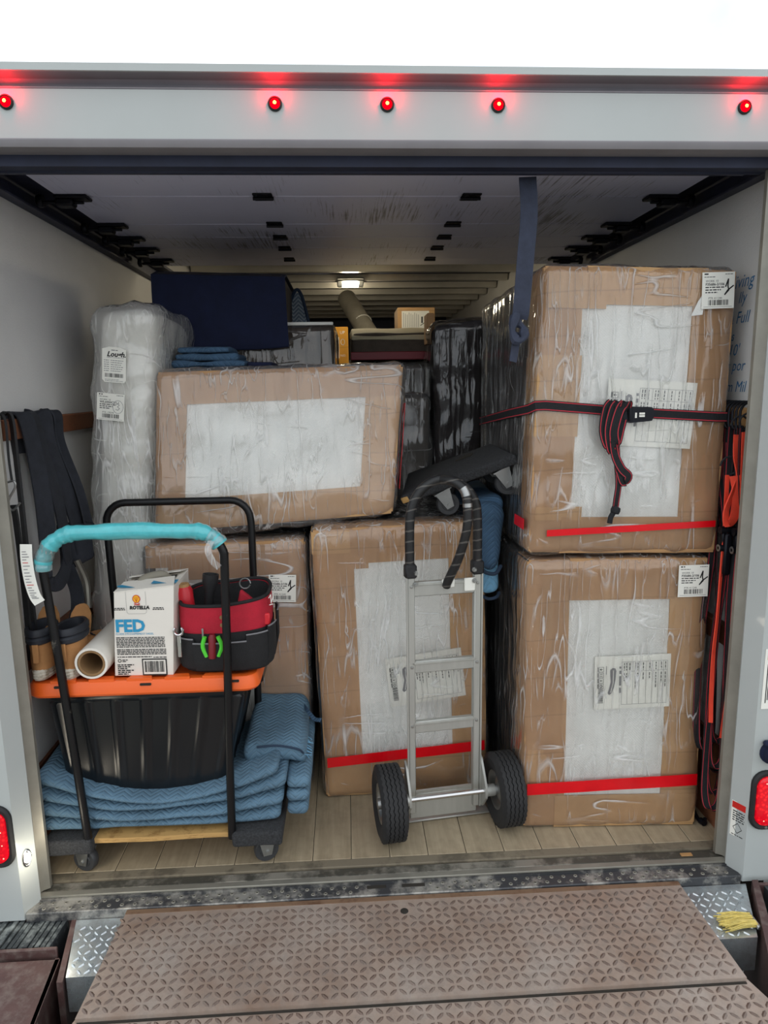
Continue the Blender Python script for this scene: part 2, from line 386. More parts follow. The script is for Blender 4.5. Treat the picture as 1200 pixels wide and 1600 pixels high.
    def text(s, body, size, x, y, mi=0, off=0., shear=0., align='LEFT', z=.0006):
        cu = bpy.data.curves.new('t', 'FONT'); cu.body = body; cu.size = size; cu.offset = off; cu.shear = shear; cu.align_x = align; cu.resolution_u = 2
        ob = bpy.data.objects.new('t', cu); me = ob.to_mesh()
        s.add([(v.co.x+x, v.co.y+y, z) for v in me.vertices], [tuple(p.vertices) for p in me.polygons], mi)
        ob.to_mesh_clear(); bpy.data.objects.remove(ob); bpy.data.curves.remove(cu); return s
    def rect(s, x0, x1, y0, y1, mi=0, z=.0005): return s.add([(x0, y0, z), (x1, y0, z), (x1, y1, z), (x0, y1, z)], [(0, 1, 2, 3)], mi)
    def stroke(s, pts, w, mi=0, z=.0007):
        for a, b in zip(pts, pts[1:]):
            a = V((a[0], a[1])); b = V((b[0], b[1])); d = (b-a).normalized(); n = V((-d.y, d.x))*w*.5; d = d*w*.3
            s.add([(*(a+n-d), z), (*(a-n-d), z), (*(b-n+d), z), (*(b+n+d), z)], [(0, 1, 2, 3)], mi)
        return s
    def barcode(s, x0, x1, y0, y1, mi=0, seed=1):
        rr = random.Random(seed); x = x0; u = (x1-x0)/60
        while x < x1:
            w = u*rr.choice((1, 1, 2, 3)); s.rect(x, min(x+w, x1), y0, y1, mi); x += w+u*rr.choice((1, 1, 2))
        return s
    def words(s, x0, x1, y, h, mi=0, seed=1, z=.0005):
        rr = random.Random(seed); x = x0
        while x < x1:
            w = h*rr.uniform(1.2, 4.5); s.rect(x, min(x+w, x1), y, y+h, mi, z); x += w+h*.7
        return s
    def build(s, name, mats, parent=None, sharp=38, smooth=True, origin=None):
        mats = mats if isinstance(mats, (list, tuple)) else [mats]
        if parent is not None: o = wloc(parent)
        elif origin is not None: o = V(origin)
        else:
            xs = [p.x for p in s.v]; ys = [p.y for p in s.v]; zs = [p.z for p in s.v]
            o = V(((min(xs)+max(xs))/2, (min(ys)+max(ys))/2, min(zs)))
        me = bpy.data.meshes.new(name); me.from_pydata([p-o for p in s.v], [], s.f)
        for m in mats: me.materials.append(K[m] if isinstance(m, str) else m)
        me.polygons.foreach_set('material_index', s.mi)
        if smooth:
            me.polygons.foreach_set('use_smooth', [True]*len(me.polygons))
        bm_fix(me)
        if smooth: me.set_sharp_from_angle(angle=math.radians(sharp))
        ob = bpy.data.objects.new(name, me); COL.objects.link(ob)
        if parent is not None: ob.parent = parent
        else: ob.location = o
        return ob
import bmesh
def bm_fix(me):
    bm = bmesh.new(); bm.from_mesh(me); bmesh.ops.remove_doubles(bm, verts=bm.verts, dist=1e-5)
    bmesh.ops.recalc_face_normals(bm, faces=bm.faces); bm.to_mesh(me); bm.free()
def wloc(o):
    l = V((0, 0, 0))
    while o is not None: l += V(o.location); o = o.parent
    return l
def tag(o, label, cat, group=None):
    o['label'] = label; o['category'] = cat
    if group: o['group'] = group
    return o
def thing(name, label, cat, loc=(0, 0, 0), group=None):
    o = bpy.data.objects.new(name, None); COL.objects.link(o); o.location = loc; o.empty_display_size = .05
    return tag(o, label, cat, group)
def struct(o): o['kind'] = 'structure'; return o
def holder(name, loc=(0, 0, 0)):
    o = bpy.data.objects.new(name, None); COL.objects.link(o); o.location = loc; return struct(o)
def dup(root, loc, label=None, group=None, rotz=None):
    r = root.copy(); COL.objects.link(r); r.location = loc
    if rotz is not None: r.rotation_euler = (0, 0, rotz)
    if label: r['label'] = label
    if group: r['group'] = group
    for ch in list(root.children):
        c = ch.copy(); COL.objects.link(c); c.parent = r
        for g in list(ch.children): d = g.copy(); COL.objects.link(d); d.parent = c
    return r
def lamp(name, kind, loc, power, col, size=.02, parent=None, rot=None):
    ld = bpy.data.lights.new(name, kind); ld.energy = power; ld.color = col
    if kind == 'AREA': ld.size = size
    else: ld.shadow_soft_size = size
    o = bpy.data.objects.new(name, ld); COL.objects.link(o); o.location = V(loc)-(wloc(parent) if parent else V())
    if parent: o.parent = parent
    if rot: o.rotation_euler = rot
    return o
def frame(o, xd, yd):
    x = V(xd).normalized(); n = x.cross(V(yd)).normalized(); y = n.cross(x); o = V(o)
    return Matrix(((x.x, y.x, n.x, o.x), (x.y, y.y, n.y, o.y), (x.z, y.z, n.z, o.z), (0, 0, 0, 1)))
def lerp(a, b, t): return a+(b-a)*t
def arc(c, r, a0, a1, n, ax=(1, 0, 0), ay=(0, 0, 1)):
    c = V(c); ax = V(ax); ay = V(ay)
    return [c+ax*(r*math.cos(lerp(a0, a1, i/n)))+ay*(r*math.sin(lerp(a0, a1, i/n))) for i in range(n+1)]
def smoothpath(P, k=6):
    """Catmull-Rom through the points"""
    P = [V(p) for p in P]; Q = [2*P[0]-P[1]]+P+[2*P[-1]-P[-2]]; out = []
    for i in range(1, len(Q)-2):
        a, b, c, d = Q[i-1:i+3]
        for j in range(k):
            t = j/k; out.append(.5*((2*b)+(c-a)*t+(2*a-5*b+4*c-d)*t*t+(3*b-a-3*c+d)*t**3))
    return out+[P[-1]]
class Hex:
    """a skewed box: u across, v into the truck, w up"""
    def __init__(s, BL, BR, TR, TL, back):
        s.c = [V(x) for x in (BL, BR, TR, TL)]; s.b = [V(x) for x in back]
        s.L = (s.c[1]-s.c[0]).length; s.H = (s.c[3]-s.c[0]).length; s.D = (s.b[0]-s.c[0]).length
        s.ax = [(s.c[1]-s.c[0]).normalized(), (s.b[0]-s.c[0]).normalized(), (s.c[3]-s.c[0]).normalized()]
    def P(s, u, v, w):
        f = lerp(lerp(s.c[0], s.c[1], u), lerp(s.c[3], s.c[2], u), w); g = lerp(lerp(s.b[0], s.b[1], u), lerp(s.b[3], s.b[2], u), w)
        return lerp(f, g, v)
    def front(s, u, w, off=0., tilt=0.):
        x = s.P(u+.01, 0, w)-s.P(u-.01, 0, w); y = s.P(u, 0, w+.01)-s.P(u, 0, w-.01); x.normalize(); y.normalize()
        if tilt: x, y = x*math.cos(tilt)+y*math.sin(tilt), y*math.cos(tilt)-x*math.sin(tilt)
        n = x.cross(y).normalized()
        return frame(s.P(u, 0, w)+n*off, x, y)
def HB(x0, x1, y0, y1, z0, z1): return Hex((x0, y0, z0), (x1, y0, z0), (x1, y0, z1), (x0, y0, z1), [(x0, y1, z0), (x1, y1, z0), (x1, y1, z1), (x0, y1, z1)])
def softbox(m, h, r=.02, step=.05, off=0., amp=0., fr=6., seed=0., mi=0, fn=None, ridge=False):
    dims = (h.L, h.D, h.H); cs = []
    for d in dims:
        rr = min(r, d*.48); n = max(1, int((d-2*rr)/step)); e = [0, rr*.3, rr*.65]
        cs.append(e+[rr+(d-2*rr)*i/n for i in range(n+1)]+[d-x for x in e[::-1]])
    idx = {}; vs = []
    def vert(i, j, k):
        if (i, j, k) in idx: return idx[i, j, k]
        p = (cs[0][i], cs[1][j], cs[2][k]); q = []; 
        for x, d in zip(p, dims): rr = min(r, d*.48); q.append(min(max(x, rr), d-rr))
        d = V([a-b for a, b in zip(p, q)]); n = d.normalized(); rr3 = [min(r, x*.48) for x in dims]
        p2 = [q[a]+n[a]*rr3[a] for a in range(3)]
        w = h.P(p2[0]/dims[0], p2[1]/dims[1], p2[2]/dims[2]); nn = (h.ax[0]*n[0]+h.ax[1]*n[1]+h.ax[2]*n[2]).normalized()
        if amp:
            x = w*fr+V((seed*3.1, seed*7.7, seed)); a = noise.noise(x)
            if ridge: a = max(0., 1-2.6*abs(a)+.5*noise.noise(x*2.7))
            w = w+nn*(amp*a)
        w = w+nn*off
        if fn: w = fn(w)
        idx[i, j, k] = len(vs); vs.append(w); return idx[i, j, k]
    a, b, c = (len(x)-1 for x in cs); fs = []
    for i in range(a):
        for j in range(b): fs.append((vert(i, j, 0), vert(i, j+1, 0), vert(i+1, j+1, 0), vert(i+1, j, 0))); fs.append((vert(i, j, c), vert(i+1, j, c), vert(i+1, j+1, c), vert(i, j+1, c)))
        for k in range(c): fs.append((vert(i, 0, k), vert(i+1, 0, k), vert(i+1, 0, k+1), vert(i, 0, k+1))); fs.append((vert(i, b, k), vert(i, b, k+1), vert(i+1, b, k+1), vert(i+1, b, k)))
    for j in range(b):
        for k in range(c): fs.append((vert(0, j, k), vert(0, j, k+1), vert(0, j+1, k+1), vert(0, j+1, k))); fs.append((vert(a, j, k), vert(a, j+1, k), vert(a, j+1, k+1), vert(a, j, k+1)))
    return m.add(vs, fs, mi)
def patch(m, h, prof, along, a0, a1, off, t=.004, wob=.0025, seed=0., n=14, mi=0, skew=(0, 0)):
    """a strip laid on a hex: prof = list of ((coords), normal) in the two axes across, along = axis name"""
    grid = []; nr = []
    for i in range(n+1):
        a = lerp(a0, a1, i/n); row = []; nrow = []
        for q, (p, nn) in enumerate(prof):
            aa = a+lerp(skew[0], skew[1], q/(len(prof)-1))
            c = {'w': (p[0], p[1], aa), 'u': (aa, p[0], p[1])}[along]
            N = (h.ax[0]*nn[0]+h.ax[1]*nn[1]+h.ax[2]*nn[2]).normalized(); w = h.P(*c)
            row.append(w+N*(off+t+wob*noise.noise(w*9+V((seed, 0, seed))))); nrow.append(N)
        grid.append(row); nr.append(nrow)
    return m.slab(grid, nr, t, mi)
def guard(h, edge, strip, ret, a0=0., a1=1., off=.002, seed=0., t=.004, skew=(0, 0)):
    m = M(); s = 2**-.5
    if edge in 'LR':
        e, d = (0, 1) if edge == 'L' else (1, -1); sg = -1 if edge == 'L' else 1; S = strip/h.L; Rr = ret/h.D
        pr = [((e, Rr), (sg, 0, 0)), ((e, Rr*.5), (sg, 0, 0)), ((e, Rr*.06), (sg, 0, 0)), ((e, 0), (sg*s, -s, 0))]+[((e+d*S*k, 0), (0, -1, 0)) for k in (.05, .35, .7, 1)]
        if not ret: pr = pr[4:]
        patch(m, h, pr, 'w', a0, a1, off, t, seed=seed, skew=skew)
    else:
        e, d = (0, 1) if edge == 'B' else (1, -1); sg = -1 if edge == 'B' else 1; S = strip/h.H; Rr = ret/h.D
        pr = [((Rr, e), (0, 0, sg)), ((Rr*.5, e), (0, 0, sg)), ((Rr*.06, e), (0, 0, sg)), ((0, e), (0, -s, sg*s))]+[((0, e+d*S*k), (0, -1, 0)) for k in (.05, .35, .7, 1)]
        if not ret: pr = pr[4:]
        patch(m, h, pr, 'u', a0, a1, off, t, seed=seed, skew=skew)
    return m
def flat(h, u0, u1, w0, w1, off, t=.002, seed=0., wob=.001, skew=(0, 0), n=10):
    return patch(M(), h, [((lerp(u0, u1, k/6), 0), (0, -1, 0)) for k in range(7)], 'w', w0, w1, off, t, wob, seed, n, skew=skew)

# ------------------------------------------------------------------ setting: the truck body
def truck():
    f = struct(M().box(-1.2, 1.2, .10, 7, -.03, -.004).build('floor', 'gap'))
    n = 18; w = 2.4/n
    pm = M().box(-w/2+.0012, w/2-.0012, -3.45, 3.45, -.004, .0, 0, .0015); first = None
    for i in range(n):
        x = -1.2+w*(i+.5)
        if first is None:
            first = pm.build('plank', 'plank', f); me = first.data; base = first
            first.location = V((x, 3.55, 0))-wloc(f)
            for v in me.vertices: v.co += wloc(f)
        else:
            o = base.copy(); COL.objects.link(o); o.location = V((x, 3.55, 0))-wloc(f)
    wl = struct(M().box(-1.26, -1.2, .06, 7.05, -.03, 2.47).build('wall_left', 'frp'))
    wr = struct(M().box(1.2, 1.26, .06, 7.05, -.03, 2.47).build('wall_right', 'frp'))
    struct(M().box(-1.2, 1.2, 7, 7.05, -.03, 2.47).build('wall_front', 'roofskin'))  # front wall coloured dark to stand in for the unlit far end
    c = struct(M().box(-1.26, 1.26, .15, 7.05, 2.47, 2.49).build('ceiling', 'roofskin'))
    y = .75
    while y < 6.9:
        M().prism([(y-.040, 2.469), (y-.026, 2.425), (y+.026, 2.425), (y+.040, 2.469)], -1.19, 1.19, 'x').build('roof_bow', 'roof', c); y += .41
    # rails and kick boards along the walls
    for i, (x0, x1, z0, z1, y0) in enumerate(((-1.2, -1.168, 1.45, 1.515, .02), (1.168, 1.2, 1.45, 1.515, .11), (-1.2, -1.168, .70, .77, .02), (1.168, 1.2, .70, .77, .11))):
        struct(M().box(x0, x1, y0+.0, 6.9, z0, z1, 0, .004).build('trim_%d' % (i+1), 'wood' if i != 1 else 'woodlight'))
    struct(M().box(-1.2, -1.188, .05, 6.9, 0, .34).build('baseboard_left', 'wood'))
    bo = struct(M().box(1.188, 1.2, .05, 6.9, 0, .34).build('baseboard_right', 'wood'))
    for yy, zz in ((.12, .2), (.3, .28), (.22, .06)): M().lathe([(0, .003), (.006, .002), (.007, 0)], (1.188, yy, zz), (-1, 0, 0), 8).build('rivet', 'zinc', bo)
    # rear header: white panel, drip gutter above, grey lip and dark steel below
    hd = struct(M().box(-1.30, 1.30, -.05, .02, 2.247, 2.366).build('wall_rear', 'body'))
    M().prism([(-.05, 2.366), (-.035, 2.375), (-.030, 2.385), (-.038, 2.394), (-.07, 2.396), (-.083, 2.397), (-.083, 2.414), (-.06, 2.420), (.06, 2.420), (.06, 2.366)], -1.30, 1.30, 'x').build('drip_rail', 'gutter', hd)
    M().prism([(-.0835, 2.3965), (-.0835, 2.4145), (-.06, 2.4205), (-.06, 2.3965)], -1.30, 1.30, 'x').build('rail_cap', 'body', hd)
    M().tube([(-1.3, -.046, 2.3705), (1.3, -.046, 2.3705)], .0028, 6).build('gutter_seam', 'lip', hd)
    M().prism([(-.052, 2.247), (-.052, 2.243), (-.042, 2.229), (.02, 2.229), (.02, 2.247)], -1.30, 1.30, 'x').build('header_lip', 'lip', hd)
    M().box(-1.26, 1.26, .02, .06, 2.20, 2.415).build('header_channel', 'dark', hd)
    M().prism([(.05, 2.40), (.05, 2.418), (.17, 2.475), (.17, 2.455)], -1.26, 1.26, 'x').build('roof_edge', 'bodyedge', hd)
    # posts with bevelled inner edge, grey door track strip inside
    for sg, nm in ((-1, 'left'), (1, 'right')):
        p = struct(M().prism([(sg*1.165, -.06), (sg*1.30, -.06), (sg*1.30, .03), (sg*1.15, .03), (sg*1.135, -.005)], -.04, 2.247, 'z').build('wall_rear_%s' % nm, 'body'))
        M().prism([(sg*1.15, -.002), (sg*1.15, .045), (sg*1.118, .045), (sg*1.118, .03), (sg*1.136, .02)], .0, 2.22, 'z').build('door_track', 'bodyedge', p)
        M().box(sg*1.15, sg*1.2, .03, .05, .0, 2.22).build('track_backing', 'dark', p)
    # threshold: dusty floor end, dark channel, pale strip, punched treadle strip with two slots
    th = struct(M().box(-1.2, 1.2, -.01, .10, -.08, -.012).build('trim_5', 'silld'))
    M().box(-1.19, 1.19, .062, .10, -.012, -.001, 0, .002).build('floor_end_board', 'sillw', th)
    M().box(-1.15, 1.15, .022, .058, -.012, -.006, 0, .002).build('seal_channel', 'sill', th)
    M().box(-1.15, 1.15, -.004, .020, -.012, -.004, 0, .002).build('guide_strip', 'bodyedge', th)
    st = M().box(-1.16, 1.16, -.062, -.006, -.05, -.016, 0, .003).build('punched_strip', 'silld', th)
    rg = M(); rr = random.Random(3)
    for r_, yy in ((0, -.022), (1, -.044)):
        for i in range(56):
            x = -1.13+.0405*i+(.02 if r_ == 1 else 0)
            if abs(x+.048) < .06 or abs(x-.07) < .05: 
                if r_ < 2: continue
            rg.lathe([(.003, 0), (.0038, .0022), (.0062, .0014), (.007, 0)], (x, yy, -.016), (0, 0, 1), 7)
    o = rg.build('punched_holes', 'bodyedge', st); o['kind'] = 'stuff'
    hb = M()
    for r_, yy in ((0, -.022), (1, -.044)):
        for i in range(56):
            x = -1.13+.0405*i+(.02 if r_ == 1 else 0)
            if (abs(x+.048) < .06 or abs(x-.07) < .05) and r_ < 2: continue
            hb.lathe([(0, .0004), (.0042, .0004)], (x, yy, -.016), (0, 0, 1), 7)
    o = hb.build('hole_bottoms', 'gap', st); o['kind'] = 'stuff'
    for x0, x1 in ((-.085, -.02), (.03, .108)): M().box(x0, x1, -.034, -.016, -.02, -.0152, 0, .002).build('slot', 'gap', st)
    M().box(1.0, 1.04, .03, .045, -.006, -.002, 0, .001).build('wood_chip', 'woodlight', th)
    M().box(-1.28, 1.28, -.0, 2.5, -.30, -.08).build('frame_beam', 'gap', th)
truck()

def rollup_door():
    d = holder('door_1', (0, 1, 2.26))
    ys = [.085, .55, .965, 1.21, 1.45, 1.735, 1.93]
    for a, b in zip(ys, ys[1:]):
        M().box(-1.09, 1.09, a+.0025, b-.0025, 2.26, 2.285, 0, .004).build('panel', 'panel', d)
    M().box(-1.10, 1.10, .07, .125, 2.205, 2.275, 0, .012).build('bottom_rail', 'dark2', d)
    M().box(-1.12, 1.12, .055, .075, 2.195, 2.23, 0, .008).build('rubber_seal', 'dark', d)
    for i, y in enumerate(ys[1:6]):
        s = 1-.05*i
        for x in (-.385, .345):
            h = M().box(x-.034*s, x+.034*s, y-.045, y+.04, 2.254, 2.26, 0, .003)
            h.tube([(x-.036*s, y, 2.252), (x+.036*s, y, 2.252)], .006, 8)
            for dx in (-.018, .018): h.lathe([(0, -.003), (.005, -.002), (.006, 0)], (x+dx, y-.028, 2.254), (0, 0, 1), 6)
            h.build('hinge', 'hinge', d)
        for sg in (-1, 1):
            h = M().box(sg*.98, sg*1.09, y-.032, y+.032, 2.248, 2.26, 0, .003)
            h.box(sg*1.03, sg*1.09, y-.026, y+.026, 2.225, 2.25, 0, .006)
            h.tube([(sg*1.0, y, 2.24), (sg*1.15, y, 2.24)], .006, 8); h.lathe([(0, -.01), (.02, -.01), (.023, 0), (.02, .01), (0, .01)], (sg*1.145, y, 2.245), (1, 0, 0), 14)
            h.build('roller_bracket', 'hinge', d)
    for sg in (-1, 1):
        M().prism([(sg*1.2, 2.30), (sg*1.2, 2.215), (sg*1.16, 2.215), (sg*1.16, 2.222), (sg*1.192, 2.222), (sg*1.192, 2.286), (sg*1.12, 2.286), (sg*1.12, 2.30)], .06, 2.4, 'y').build('ceiling_track', 'dark2', d)
        M().box(sg*1.2, sg*1.193, .06, 2.4, 2.300, 2.308).build('track_edge', 'bodyedge', d)
rollup_door()

def lozenges(m, x0, x1, y0, y1, z, a=.0265, xl=None, L=.0142, W=.0050, h=.0030):
    """raised diamond-plate treads, alternating direction"""
    ny = int((y1-y0)/a); nx = int((x1-x0)/a)
    for j in range(ny):
        for i in range(nx):
            cx, cy = x0+a*(i+.5), y0+a*(j+.5)
            if xl and not xl(cx, cy): continue
            an = PI/4 if (i+j) % 2 else -PI/4
            an += .0; c, s = math.cos(an), math.sin(an)
            q = lambda p, w, hh: (cx+c*p-s*w, cy+s*p+c*w, z+hh)
            m.add([q(-L, 0, 0), q(-L*.45, -W, 0), q(L*.45, -W, 0), q(L, 0, 0), q(L*.45, W, 0), q(-L*.45, W, 0), q(-L*.55, 0, h), q(L*.55, 0, h)],
                  [(0, 1, 6), (1, 2, 7, 6), (2, 3, 7), (3, 4, 7), (4, 5, 6, 7), (5, 0, 6)])
def dock():
    lv = thing('dock_leveler', 'rusty diamond tread steel ramp leading up to the truck sill', 'ramp', (0, -.3, -.03))
    lip = M().prism([(-.846, -.066), (.941, -.070), (.952, -.445), (-.864, -.445)], -.034, -.022, 'z').build('lip_plate', 'rust', lv)
    m = M(); lozenges(m, -.86, .95, -.437, -.085, -.022, xl=lambda x, y: -.848-(-y)*.04 < x < .935+(-y)*.02 and abs(x-.03)+abs(y+.13) > .03)
    o = m.build('tread', 'rusttread', lip, smooth=False); o['kind'] = 'stuff'
    M().lathe([(0, .001), (.011, .001), (.013, 0)], (.03, -.13, -.022), (0, 0, 1), 12).build('lifting_hole', 'gap', lip)
    M().prism([(-.845, -.064), (.941, -.068), (.941, -.084), (-.846, -.080)], -.022, -.0195, 'z').build('lip_edge', worn('worn_lip_edge', '8B6F58', '6A4D3A', .6, .3, 9), lip)
    dk = M().prism([(-.868, -.43), (.957, -.43), (1.02, -.62), (1.06, -2.9), (-1.0, -2.9), (-.93, -.62)], -.048, -.036, 'z').build('deck_plate', 'rust', lv)
    m = M(); lozenges(m, -.90, 1.0, -2.2, -.446, -.036, xl=lambda x, y: -.87-max(0, -y-.43)*.3 < x < .95+max(0, -y-.43)*.3)
    o = m.build('tread', 'rusttread', dk, smooth=False); o['kind'] = 'stuff'
    M().box(-.86, .95, -.452, -.446, -.036, -.0335).build('joint_shadow', 'gap', lv)  # dark strip standing in for the small shadow at the lip plate's edge
    # galvanised step plates of the truck bumper, either side of the ramp lip
    for sg, lab in ((-1, 'galvanised tread plate beside the ramp, below the post with the small white lamp'), (1, 'galvanised tread plate beside the ramp, under the yellow bristles')):
        edge = lambda y: (-1.005-(y+.064)*.24) if sg < 0 else 1.175+(y+.064)*.42
        x0, x1 = (edge(-.285), -.80) if sg < 0 else (.90, edge(-.285))
        t = thing('bumper_step', lab, 'step plate', ((x0+x1)/2, -.2, -.05), 'bumper steps')
        q = -.80 if sg < 0 else .90
        p = M().prism([(q, -.285), (edge(-.285), -.285), (edge(-.064), -.064), (q, -.064)], -.056, -.046, 'z').build('plate', 'alu', t)
        m = M(); lozenges(m, -1.03 if sg < 0 else .9, -.80 if sg < 0 else 1.2, -.28, -.066, -.046, .024, lambda x, y: sg*(x-edge(y)) < -.012, .012, .0036); o = m.build('tread', 'alu', p, smooth=False); o['kind'] = 'stuff'
        M().box(x0, x1, -.285, -.275, -.16, -.056).build('step_edge', 'alu', t)
        M().box(x0+.03, x1-.03, -.22, -.1, -.14, -.056).build('step_bracket', 'steelbrown', t)
    # laminated rubber dock bumpers between steel end plates
    b = thing('dock_bumper', 'laminated rubber dock bumper in brown steel plates by white post', 'dock bumper', (-1.15, -.2, -.4))
    x = -1.34
    while x < -1.045:
        g = .0125; y0 = -.165+random.uniform(-.004, .004)
        M().prism([(x, y0), (x+g, y0), (x+g+.012, -.05), (x+.012, -.05)], -.40, -.046+random.uniform(-.004, .004), 'z').build('rubber_strip', 'rubbergrey', b); x += .0165
    M().box(-1.36, -1.02, -.05, -.036, -.42, -.043, 0, .003).build('bumper_angle', 'steelbrown', b)
    e = M().prism([(-1.025, -.036), (-1.01, -.036), (-.955, -.30), (-.972, -.30)], -.42, -.046, 'z').build('end_plate', 'steelbrown', b)
    for zz in (-.14, -.3): M().lathe([(0, .012), (.011, .012), (.012, 0)], (-.985, -.15, zz), (1, .15, 0), 6).build('bolt', 'hinge', e)
    M().box(-1.36, -1.02, -.18, -.168, -.42, -.043, 0, .003).build('bumper_angle', 'steelbrown', b)
    b = thing('dock_bumper', 'brown steel plated dock bumper at the frame edge, beside yellow bristles', 'dock bumper', (1.15, -.3, -.4))
    x = 1.215
    while x < 1.40:
        M().prism([(x, -.40), (x+.0125, -.40), (x+.0125, -.10), (x, -.10)], -.40, -.03+random.uniform(-.004, .004), 'z').build('rubber_strip', 'rubbergrey', b); x += .0165
    M().prism([(1.185, -.08), (1.205, -.08), (1.055, -.46), (1.02, -.46)], -.42, -.020, 'z').build('end_plate', 'steelbrown', b)
    M().box(1.195, 1.42, -.10, -.088, -.42, -.022, 0, .003).build('bumper_angle', 'steelbrown', b)
    M().box(1.06, 1.42, -.455, -.405, -.42, -.022, 0, .003).build('bumper_cap', 'steelbrown', b)
    # dock platform at both sides of the pit
    pl = struct(M().prism([(-.985, -.42), (-1.02, -.20), (-4, -.20), (-4, -3.2), (-1.02, -3.2)], -1.25, -.078, 'z').build('ground_1', 'concrete'))
    M().prism([(-.975, -.55), (-1.005, -.195), (-1.6, -.195), (-1.6, -.55)], -.078, -.066, 'z').build('edge_angle', 'steelbrown', pl)
    M().prism([(-.98, -.50), (-1.008, -.19), (-1.02, -.19), (-.99, -.50)], -.30, -.066, 'z').build('edge_angle', 'steelbrown', pl)
    pl = struct(M().prism([(1.04, -.46), (4, -.46), (4, -3.2), (1.08, -3.2)], -1.25, -.06, 'z').build('ground_2', 'concrete'))
    struct(M().box(-30, 30, -30, 40, -1.3, -1.25).build('ground_3', 'asphalt'))
    struct(M().box(-4, 4, -3.25, -3.15, -1.25, -.06).build('ground_4', 'concrete'))
    # yellow bristles lying on the step plate
    br = thing('bristle_brush', 'tuft of pale yellow bristles lying on galvanised step plate', 'brush', (1.08, -.22, -.04))
    m = M(); rr = random.Random(5)
    for i in range(70):
        y = -.235+rr.uniform(-.028, .028); z = -.036+rr.uniform(0, .012)
        m.tube([(1.098, y*.8-.047, z), (1.05+rr.uniform(-.01, .01), y, z+rr.uniform(-.002, .004)), (1.0+rr.uniform(-.015, .01), y+rr.uniform(-.012, .012), z-.003)], .0016, 4)
    o = m.build('bristles', 'bristle', br); o['kind'] = 'stuff'
    M().box(1.094, 1.106, -.265, -.20, -.044, -.028, 0, .003).build('brush_back', 'zinc', br)
dock()

